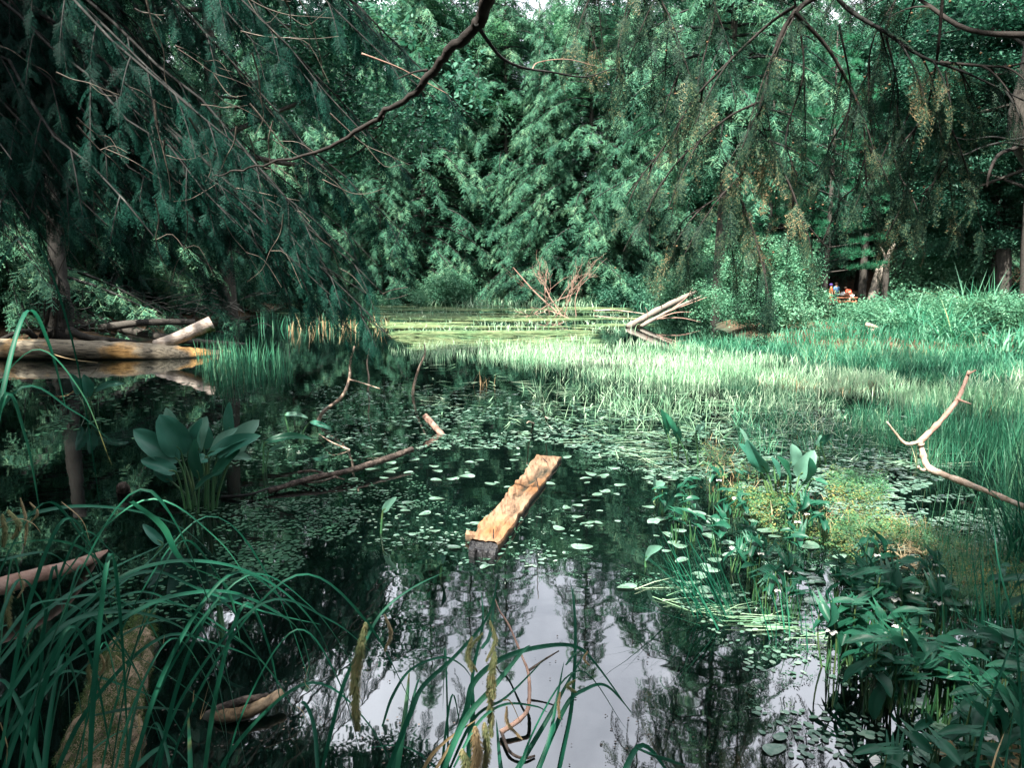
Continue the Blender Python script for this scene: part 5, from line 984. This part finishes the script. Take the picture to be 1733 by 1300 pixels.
grass_patch('straw_grass', 'straw coloured short blades in the dappled weed mat', 'dry grass', [([(1200, 800), (1420, 840), (1560, 890), (1700, 950), (1500, 960), (1300, 880)], 800, .08, .24, .010, .4, .3), ([(1190, 740), (1260, 760), (1250, 850), (1190, 830)], 120, .12, .26, .010, .25, .2), ([(1280, 640), (1560, 650), (1560, 670), (1290, 662)], 500, .1, .3, .01, .4, .3), ([(470, 560), (660, 545), (655, 560), (500, 575)], 120, .3, .7, .012, .2, .1)], 'straw', 151)
rg = np.random.RandomState(155); g = Geo()
for poly, N, sc_w in [([(540, 850), (1000, 860), (1000, 980), (700, 1000), (520, 940)], 900, .035), ([(1040, 860), (1480, 900), (1480, 1130), (1200, 1090), (1050, 1000)], 1700, .04), ([(880, 700), (1500, 710), (1450, 830), (1000, 800)], 2200, .06), ([(300, 650), (860, 650), (880, 770), (560, 780), (300, 760)], 1700, .06), ([(1250, 1080), (1480, 1120), (1480, 1290), (1280, 1290)], 260, .03)]:
    P = Wn(inpoly(poly, N, rg)); v = vnoise(P[:, 0], P[:, 1]*1.5, .45, 21)+.5*vnoise(P[:, 0], P[:, 1], .15, 22); P = P[v > .78]; P[:, 2] = -.006+.012*rg.random(len(P)); a = rg.random(len(P))*6.28
    stamps(g, LC, P, np.stack([np.cos(a), np.sin(a), np.zeros(len(P))], -1), sc_w*(.5+rg.random(len(P))), rg, .4, flatz=.25)
tag(obj('water_weed', g, M['duck']), 'fine dark green weed breaking the surface between floating leaves', 'water weed', kind='stuff')
# leaf litter / small floating specks near the camera
scatter_flat('floating_specks', 'tiny dark floating specks of leaf litter on the mirrored sky', 'litter', [([(620, 1020), (1150, 1020), (1250, 1300), (560, 1300)], 110, .0015, .006, .7), ([(200, 900), (700, 900), (700, 1290), (250, 1290)], 300, .002, .006, .7)], 'driftdark', seed=160)
# leaf litter on the near right corner
rg = np.random.RandomState(161)
scatter_strips('corner_litter', 'straw coloured litter of dead blades in the wet corner', 'litter', [([(1560, 1180), (1740, 1120), (1740, 1300), (1600, 1300)], 500, .04, .14, .02, 1.5), ([(1450, 900), (1740, 940), (1740, 1000), (1550, 980)], 300, .04, .12, .012, 1.5)], 'straw', 162)

# dark rush tuft and other clumps: things
def clump(name, label, px, py, n, h0, h1, wd, le, dr, mat, az0=None, azs=3.14, spread=.12, seed=0, cat='rush', seg=6, z=-.05, group=None):
    rg = np.random.RandomState(seed); base = W(px, py, 0); t = thing(name, label, cat, base, group); g = Geo(); P = base+np.concatenate([rg.normal(0, spread, (n, 2)), np.full((n, 1), z)], 1)
    az = rg.random(n)*6.28 if az0 is None else rg.normal(az0, azs, n)
    grass(g, P, rg.uniform(h0, h1, n), az, np.abs(rg.normal(le, le*.4, n)), np.abs(rg.normal(dr, dr*.5, n)), wd*rg.uniform(.7, 1.2, n), seg, rg); obj('blades', g, M[mat], t); return t
clump('rush_clump', 'dark green rush tuft leaning left over the floating leaves', 1215, 1035, 40, .35, .62, .010, .35, .05, 'sedge_dark', 2.7, .25, .10, 171)
clump('rush_clump', 'thin rushes standing behind the dark leaning rush tuft', 1300, 1060, 22, .25, .45, .008, .2, .05, 'sedge_dark', 2.4, .5, .14, 172)
for i, (px, py, n, h, lb, dr) in enumerate([(1650, 570, 280, 2.3, 'tallest arching reed tuft beside the open water', .55), (1540, 575, 200, 1.6, 'spreading reed tuft arching left before the dark trunks', .7), (1600, 590, 200, 1.5, 'reed tuft in the middle of the bank bushes', .55), (1710, 600, 80, 1.0, 'short reed tuft at the picture edge', .5)]):
    clump('reed_tuft', lb, px, py, n, h*.5, h, .036, .25, dr, 'sedge_green', None, 3, .28, 173+i, 'reeds', 6, .1)
clump('reed_tuft', 'tall dark reeds rising at the picture edge past the driftwood', 1745, 960, 55, .6, 1.15, .014, .2, .3, 'sedge_dark', 2.6, .9, .09, 180, 'reeds')
clump('reed_tuft', 'upright dark blades behind the corner thicket', 1680, 1130, 16, .4, .75, .012, .12, .1, 'sedge_dark', 2.0, .9, .07, 181, 'reeds')
clump('water_weed', 'sprawling narrow submerged stems spreading left from the rush tuft', 1220, 1045, 30, .25, .5, .006, .9, .1, 'sedge_dark', 2.9, .35, .06, 182, 'water weed', 5, .0)
clump('grass_tuft', 'pale bent blades standing alone in the middle of open water', 912, 672, 9, .2, .45, .014, .5, .1, 'sedge_pale', None, 3, .03, 183, 'grass')
clump('grass_tuft', 'small pale shoots rising from weed left of the marsh grass', 818, 655, 12, .15, .38, .016, .3, .1, 'straw', None, 3, .08, 184, 'grass')
for i, (x, y, lb) in enumerate([(890, 716, 'short pale twig'), (925, 708, 'short tapered orange twig')]):
    stick(lb+' standing in a patch of weed past the plank', [([W(x+14*(1-i), y+2, -.02), W(x+6-8*i, y-2, .10), W(x+2, y, .2)], .012, .006)])

# ------------------------------------------------------------------ near sedge: long arching blades and hanging spikes
rg = np.random.RandomState(190)
def path_px(pts, Y0, Y1): n_ = len(pts); return spline([WD(x, y, Y0+(Y1-Y0)*i/(n_-1)) for i, (x, y) in enumerate(pts)], 7)
def z7(p): return [(x*.3462, 850+y*.3462) for x, y in p]
def z8(p): return [(560+x*.3462, 850+y*.3462) for x, y in p]
sl_ = thing('sedge_clump', 'large sedge clump arching its long blades over the black water', 'sedge', (-1.25, 1.25, 0)); g = Geo()
hand = [[(-60, 860), (200, 560), (420, 400), (600, 300), (830, 195)], [(-80, 1100), (250, 640), (500, 440), (745, 342), (1000, 440), (1300, 540), (1570, 600)], [(-200, 250), (0, 110), (300, 30), (550, 30), (750, 70), (920, 150), (1080, 300)], [(-200, 300), (0, 220), (250, 190), (420, 240), (540, 370), (590, 620)],
 [(-200, 330), (0, 290), (250, 255), (420, 400), (560, 460)], [(200, 900), (450, 580), (700, 490), (900, 510), (1000, 560), (1200, 700), (1350, 870), (1460, 1060)], [(100, 960), (330, 790), (480, 730), (650, 750), (850, 870), (1110, 1060)], [(300, 950), (450, 780), (700, 605), (970, 600), (1060, 850), (1100, 1060), (1130, 1400)],
 [(200, 950), (420, 700), (700, 520), (920, 450), (1150, 450), (1380, 560), (1470, 650), (1510, 800), (1495, 915)], [(250, 700), (550, 400), (800, 300), (1050, 300), (1250, 360), (1420, 470), (1550, 620), (1625, 780)], [(-60, 1250), (200, 960), (330, 830), (600, 900), (800, 1000), (960, 1250)], [(610, 1400), (650, 1080), (710, 850)], [(940, 1400), (920, 1005)],
 [(180, 1400), (90, 1085)], [(0, 1400), (100, 1100), (250, 800), (430, 560), (700, 440), (950, 560), (1200, 700)], [(560, 1400), (820, 1200), (1000, 1400)], [(-50, 1350), (150, 900), (380, 600), (560, 430), (720, 300), (860, 160)], [(0, 1000), (300, 620), (600, 540), (850, 600), (1000, 720), (1140, 930)], [(300, 1400), (500, 1180), (700, 1100), (860, 1180), (960, 1400)],
 [(0, 700), (150, 520), (300, 480), (520, 460), (700, 560), (790, 700)], [(450, 1050), (700, 1010), (900, 1020)], [(640, 0), (800, 130), (900, 300), (1110, 420), (1180, 700)], [(1560, 1400), (1540, 1110), (1490, 985), (1450, 1000)]]
for h_ in hand:
    Y0 = rg.uniform(1.5, 1.9); P = path_px(z7(h_), Y0, Y0+rg.uniform(.4, .8)); blade_strip(g, P, rg.uniform(.012, .019), fold=.25, up=np.array([rg.normal(0, .4), -.5, 1.0]))
for i in range(42):
    x0 = rg.uniform(-250, 380); y0 = 1400 if x0 > 0 else rg.uniform(900, 1450); hgt_ = rg.uniform(250, 600)*(1-x0/900); reach = rg.uniform(60, 470)*rg.choice([1, 1, 1, 1, -.35]); dr = rg.uniform(.1, .9)
    p = [(x0, y0), (x0+reach*.22, y0-hgt_*.6), (x0+reach*.55, y0-hgt_), (x0+reach*.82, y0-hgt_*(1-dr*.35)), (x0+reach, y0-hgt_*(1-dr))]; Y0 = rg.uniform(1.45, 2.0); blade_strip(g, path_px(p, Y0, Y0+rg.uniform(.1, .6)), rg.uniform(.007, .0155), fold=.3, up=np.array([rg.normal(0, .4), -.5, 1.0]))
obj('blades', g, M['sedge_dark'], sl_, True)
def spike(parent, p0, p1, wpx, Y, mat='spike', px2=None):
    a_ = WD(*p0, Y); b_ = WD(*p1, Y); g = Geo(); r_ = 1.3*wpx/2/FPX*Y; m_ = (a_+b_)/2+np.array([rg.normal(0, .012), 0, 0]); P = spline([a_, m_, b_], 9); n_ = len(P)
    tube(g, P, r_*.55*np.clip(np.sin(np.linspace(.15, PI-.15, n_))**.4, .2, 1), None, 7, raw=True)
    N = int(520*np.linalg.norm(b_-a_)/.14); f = rg.random(N)*(n_-1.01); j = f.astype(int); Q = P[j]+(P[j+1]-P[j])*(f-j)[:, None]; th = rg.random(N)*6.28; o = np.stack([np.cos(th), np.sin(th), np.zeros(N)], -1); env = np.clip(np.sin(.12+(PI-.24)*f/(n_-1))**.4, .2, 1)[:, None]
    Q = Q+o*r_*.5*env; d = nrm(o+np.array([0, 0, -1.1])); s = nrm(np.cross(d, [0, 0, 1.0]))*r_*.16; V = np.stack([Q-s, Q+s, Q+d*r_*1.0*env], 1).reshape(-1, 3); g.add(V, np.arange(len(V)).reshape(-1, 3))
    return obj('flower_spike', g, M[mat], parent)
for a_, b_, w_, m_ in [((100, -20), (120, 215), 16, 'straw'), ((40, 40), (60, 180), 30, 'spike'), ((10, 60), (15, 220), 30, 'spike'), ((145, 0), (148, 100), 14, 'straw'), ((65, 400), (50, 620), 32, 'spike'), ((90, 350), (85, 470), 14, 'straw'), ((440, 760), (440, 890), 22, 'spike'), ((490, 740), (490, 850), 18, 'straw'), ((565, 750), (585, 855), 16, 'straw'), ((540, 720), (530, 830), 22, 'spike'), ((680, 1040), (680, 1110), 14, 'straw')]:
    spike(sl_, z7([a_])[0], z7([b_])[0], w_*.3462, rg.uniform(1.7, 2.0), m_)
for h_ in [[(-100, 200), (60, 90), (150, 100), (200, 150)], [(300, 0), (400, 90), (440, 200)], [(1450, 1000), (1480, 1030), (1500, 1080)], [(950, 920), (940, 1030)], [(1020, 980), (980, 1060), (1030, 860)], [(1510, 800), (1490, 880), (1512, 915)], [(800, 700), (805, 650)], [(0, 1080), (35, 1200), (30, 1290)]]:
    g = Geo(); Y0 = rg.uniform(1.7, 2.0); blade_strip(g, path_px(z7(h_), Y0, Y0), .005); obj('dead_blade', g, M['straw'], sl_, True)
# centre clump
sc_ = thing('sedge_clump', 'sedge clump with hanging spikes before the mirrored sky', 'sedge', W(800, 1420, 0)); g = Geo()
for h_, w_ in [([(1080, 1450), (1120, 1250), (1170, 1000), (1190, 700), (1185, 500), (1170, 390)], .0135), ([(850, 1450), (920, 1300), (1050, 1080), (1150, 900), (1250, 720)], .012), ([(980, 1450), (1020, 1300), (1150, 1000), (1240, 920), (1350, 900), (1480, 1040)], .011), ([(220, 1450), (380, 1050), (450, 900), (600, 760), (760, 570), (820, 370)], .010), ([(310, 1450), (370, 1000), (385, 820)], .012),
  ([(-60, 1400), (0, 1140), (70, 880), (170, 680), (260, 530), (400, 420), (560, 340)], .009), ([(480, 1450), (650, 1050), (700, 880), (850, 760), (1050, 705), (1200, 710), (1300, 800), (1480, 1050)], .012), ([(860, 1450), (830, 1300), (808, 1060)], .011), ([(640, 1400), (690, 1100), (690, 850), (740, 600), (735, 440)], .010), ([(520, 1400), (650, 1080), (800, 900), (930, 740), (975, 700)], .012), ([(560, 1350), (700, 1060), (850, 960), (975, 840), (1050, 760)], .006), ([(600, 1300), (720, 1080), (850, 990), (1000, 1000), (1060, 1030)], .006),
  ([(250, 1100), (300, 950), (390, 820), (540, 760), (640, 800), (700, 880)], .006), ([(1380, 1450), (1520, 1190), (1700, 1400)], .012), ([(1500, 1200), (1600, 1240), (1733, 1290)], .014), ([(700, 1450), (680, 1200), (700, 1000), (690, 860)], .014), ([(960, 1450), (1060, 1200), (1110, 950), (1140, 780)], .010), ([(1150, 800), (1200, 740), (1250, 730)], .006), ([(250, 1450), (340, 1200), (420, 900), (440, 860)], .008), ([(790, 560), (830, 620), (870, 680)], .003), ([(740, 720), (780, 640), (810, 380)], .008)]:
    Y0 = rg.uniform(1.75, 1.95); blade_strip(g, path_px(z8(h_), Y0, Y0+.25), w_*1.6, fold=.3, up=np.array([rg.normal(0, .5), -.9, .6]))
for i in range(5):
    x0 = rg.uniform(560, 1000); hh = rg.uniform(80, 330); rch = rg.normal(0, 110); Y0 = rg.uniform(1.75, 2.0); blade_strip(g, path_px([(x0, 1420), (x0+rch*.3, 1420-hh*.6), (x0+rch*.8, 1420-hh), (x0+rch*1.3, 1420-hh*rg.uniform(.6, 1.1))], Y0, Y0+.15), rg.uniform(.005, .010), fold=.3, up=np.array([rg.normal(0, .5), -.9, .6]))
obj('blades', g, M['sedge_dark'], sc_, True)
for a_, b_, w_, m_ in [((170, 590), (130, 1120), 48, 'spike'), ((262, 550), (262, 730), 20, 'straw'), ((800, 730), (795, 960), 40, 'spike'), ((770, 850), (785, 1150), 34, 'spike'), ((690, 660), (688, 830), 26, 'spike'), ((778, 580), (758, 780), 24, 'spike'), ((742, 640), (715, 830), 22, 'spike'), ((705, 1100), (700, 1330), 52, 'straw'), ((750, 1080), (745, 1330), 40, 'spike'), ((640, 1210), (665, 1400), 50, 'spike'), ((860, 1000), (935, 1160), 20, 'straw'), ((1195, 870), (1200, 930), 24, 'spike'), ((1120, 930), (1118, 1060), 18, 'straw'), ((1255, 730), (1265, 800), 14, 'straw')]:
    spike(sc_, z8([a_])[0], z8([b_])[0], w_*.3462, rg.uniform(1.75, 1.9), m_)
for h_, w_ in [([(440, 1330), (500, 1230), (600, 1140), (720, 1060)], .011), ([(500, 1330), (560, 1230), (610, 1130)], .010), ([(840, 970), (880, 980), (935, 1100)], .004)]:
    g = Geo(); blade_strip(g, path_px(z8(h_), 1.8, 1.85), w_, fold=.3, up=np.array([0, -.9, .6])); obj('dead_blade', g, M['straw'], sc_, True)
# a few thick blades in the lower right corner
sr_ = thing('sedge_clump', 'few broad dark blades rising in the bottom corner by the arrow leaves', 'sedge', W(1700, 1380, 0)); g = Geo()
for pts in [[(1640, 1420), (1660, 1250), (1700, 1120), (1733, 1060)], [(1690, 1420), (1700, 1300), (1720, 1180)], [(1733, 1400), (1720, 1100), (1690, 960), (1680, 880)], [(1733, 1330), (1733, 1200), (1760, 1050)], [(1600, 1420), (1620, 1340), (1660, 1270)]]:
    blade_strip(g, path_px(pts, 1.9, 2.1), .011, fold=.3, up=np.array([.2, -.7, .8]))
obj('blades', g, M['sedge_dark'], sr_, True)
g = Geo()
for pts in [[(1660, 1420), (1680, 1300), (1700, 1240)]]: blade_strip(g, path_px(pts, 1.9, 2.0), .008, fold=.3)
obj('dead_blade', g, M['straw'], sr_, True)

# ------------------------------------------------------------------ picnic table and people beyond the pond
fab = {k_: flat_mat(k_, c_, .8, .2, .1, 40) for k_, c_ in dict(blue_shirt=(.22, .45, .85), red_clothes=(.75, .10, .05), orange_red_clothes=(.70, .16, .05), dark_trousers=(.05, .07, .12), purple_cap=(.10, .06, .30), skin=(.55, .33, .23), hair=(.05, .03, .02), white_cloth=(.8, .8, .82), table_wood=(.55, .25, .14)).items()}
YP = 44.0
def person(label, px, feet, scale, face, top, bottom, pose, hat=None):
    loc = WD(px, feet, YP); t = thing('person', label, 'person', loc); S = scale
    J = {'pel': (0, 0, .52), 'chest': (0, 0, .76), 'neck': (0, 0, .86), 'hb': (0, 0, .90), 'hm': (0, .0, .95), 'ht': (0, 0, .985)}
    if pose == 'lean': J = {'pel': (0, .05, .50), 'chest': (.14, 0, .68), 'neck': (.22, -.02, .76), 'hb': (.25, -.02, .79), 'hm': (.28, -.02, .83), 'ht': (.30, -.02, .87)}
    vs = [J['pel'], J['chest'], J['neck'], J['hb'], J['hm'], J['ht']]; ed = [(0, 1), (1, 2), (2, 3), (3, 4), (4, 5)]; rad = [.085, .095, .036, .050, .062, .045]
    for s in (-1, 1):
        b0 = len(vs); cx, cy, cz = J['chest']; sh = (cx+s*.105, cy, cz+.055)
        el = (cx+s*.14, cy-.02, cz-.10) if pose != 'lean' else (cx+.12, cy+s*.1, cz-.08); wr = (cx+s*.13, cy-.07, cz-.24) if pose != 'lean' else (cx+.22, cy+s*.1-.02, cz-.18); hd = (wr[0]+.01, wr[1]-.01, wr[2]-.05)
        vs += [sh, el, wr, hd]; ed += [(1, b0), (b0, b0+1), (b0+1, b0+2), (b0+2, b0+3)]; rad += [.040, .030, .022, .024]
        b0 = len(vs); px_, py_, pz_ = J['pel']; vs += [(px_+s*.05, py_, pz_-.04), (px_+s*.06, py_-.015, .27), (px_+s*.06, py_+.01, .045), (px_+s*.065, py_-.07, .02)]; ed += [(0, b0), (b0, b0+1), (b0+1, b0+2), (b0+2, b0+3)]; rad += [.062, .045, .028, .026]
    def skin_obj(nm, ids, grow, mat):
        mp_ = {v: i for i, v in enumerate(ids)}; me = bpy.data.meshes.new(nm); me.from_pydata([tuple(c*S for c in vs[i]) for i in ids], [(mp_[a], mp_[b]) for a, b in ed if a in mp_ and b in mp_], []); me.materials.append(mat)
        o = bpy.data.objects.new(nm, me); C.objects.link(o); o.parent = t; o.location = (0, 0, 0); md = o.modifiers.new('skin', 'SKIN'); sv = me.skin_vertices[0].data
        for i, v in enumerate(ids): sv[i].radius = ((rad[v]+grow)*S,)*2
        sv[0].use_root = True; sb = o.modifiers.new('sub', 'SUBSURF'); sb.levels = 1; sb.render_levels = 1
        return o
    skin_obj('body', list(range(len(vs))), 0, fab['skin']); skin_obj('shirt', [0, 1, 6, 7, 14, 15], .014, fab[top]); skin_obj('trousers', [0, 10, 11, 18, 19], .016, fab[bottom])
    hx, hy, hz = J['hm']; g = Geo(); P = np.array([(hx, hy+.012, hz-.02), (hx, hy+.012, hz+.02), (hx, hy+.01, hz+.055), (hx, hy+.008, hz+.075)])*S; tube(g, P, np.array([.066, .074, .06, .015])*S, None, 10, raw=True); obj('cap' if hat else 'hair', g, fab[hat or 'hair'], t, True, loc=(0, 0, 0))
    t.rotation_euler = (0, 0, face); return t
person('person in blue shirt standing at the picnic table', 1414, 517, 1.28, 0.3, 'blue_shirt', 'dark_trousers', 'stand')
person('person in orange red clothes and purple cap standing by the bushes', 1405, 519, 1.30, 1.2, 'orange_red_clothes', 'orange_red_clothes', 'stand', 'purple_cap')
person('person in red leaning over the picnic table', 1439, 516, 1.15, PI, 'red_clothes', 'white_cloth', 'lean')
def box(g, c, s):
    c = np.array(c, float); s = np.array(s, float)/2; V = [c+s*np.array(q) for q in [(-1, -1, -1), (1, -1, -1), (1, 1, -1), (-1, 1, -1), (-1, -1, 1), (1, -1, 1), (1, 1, 1), (-1, 1, 1)]]
    g.add(V, [(0, 3, 2, 1), (4, 5, 6, 7), (0, 1, 5, 4), (1, 2, 6, 5), (2, 3, 7, 6), (3, 0, 4, 7)])
tb = thing('picnic_table', 'orange brown wooden picnic table beside the pale trunks', 'table', WD(1431, 519, 43.3))
for part, bxs in [('tabletop', [((0, y, .52), (1.3, .12, .04)) for y in (-.28, -.14, 0, .14, .28)]), ('bench', [((0, -.62, .30), (1.3, .22, .035))]), ('bench', [((0, .62, .30), (1.3, .22, .035))])]:
    g = Geo(); [box(g, *b_) for b_ in bxs]; obj(part, g, fab['table_wood'], tb, loc=(0, 0, 0))
for sx_ in (-1, 1):
    g = Geo(); box(g, (sx_*.45, 0, .27), (.05, 1.3, .06)); tube(g, [(sx_*.45, -.5, 0), (sx_*.45, -.15, .5)], .035, .035, 4, 1); tube(g, [(sx_*.45, .5, 0), (sx_*.45, .15, .5)], .035, .035, 4, 1); obj('leg', g, fab['table_wood'], tb, loc=(0, 0, 0))
g = Geo(); cl = thing('tablecloth', 'white and blue cloth bundle lying on the picnic table', 'cloth', WD(1428, 500, 43.3)); big_leaf(g, (-.35, 0, .02), (1, 0, .12), .75, .5, .5, nu=8, nv=8, wav=.12); obj('cloth', g, fab['white_cloth'], cl, True, loc=(0, 0, 0))
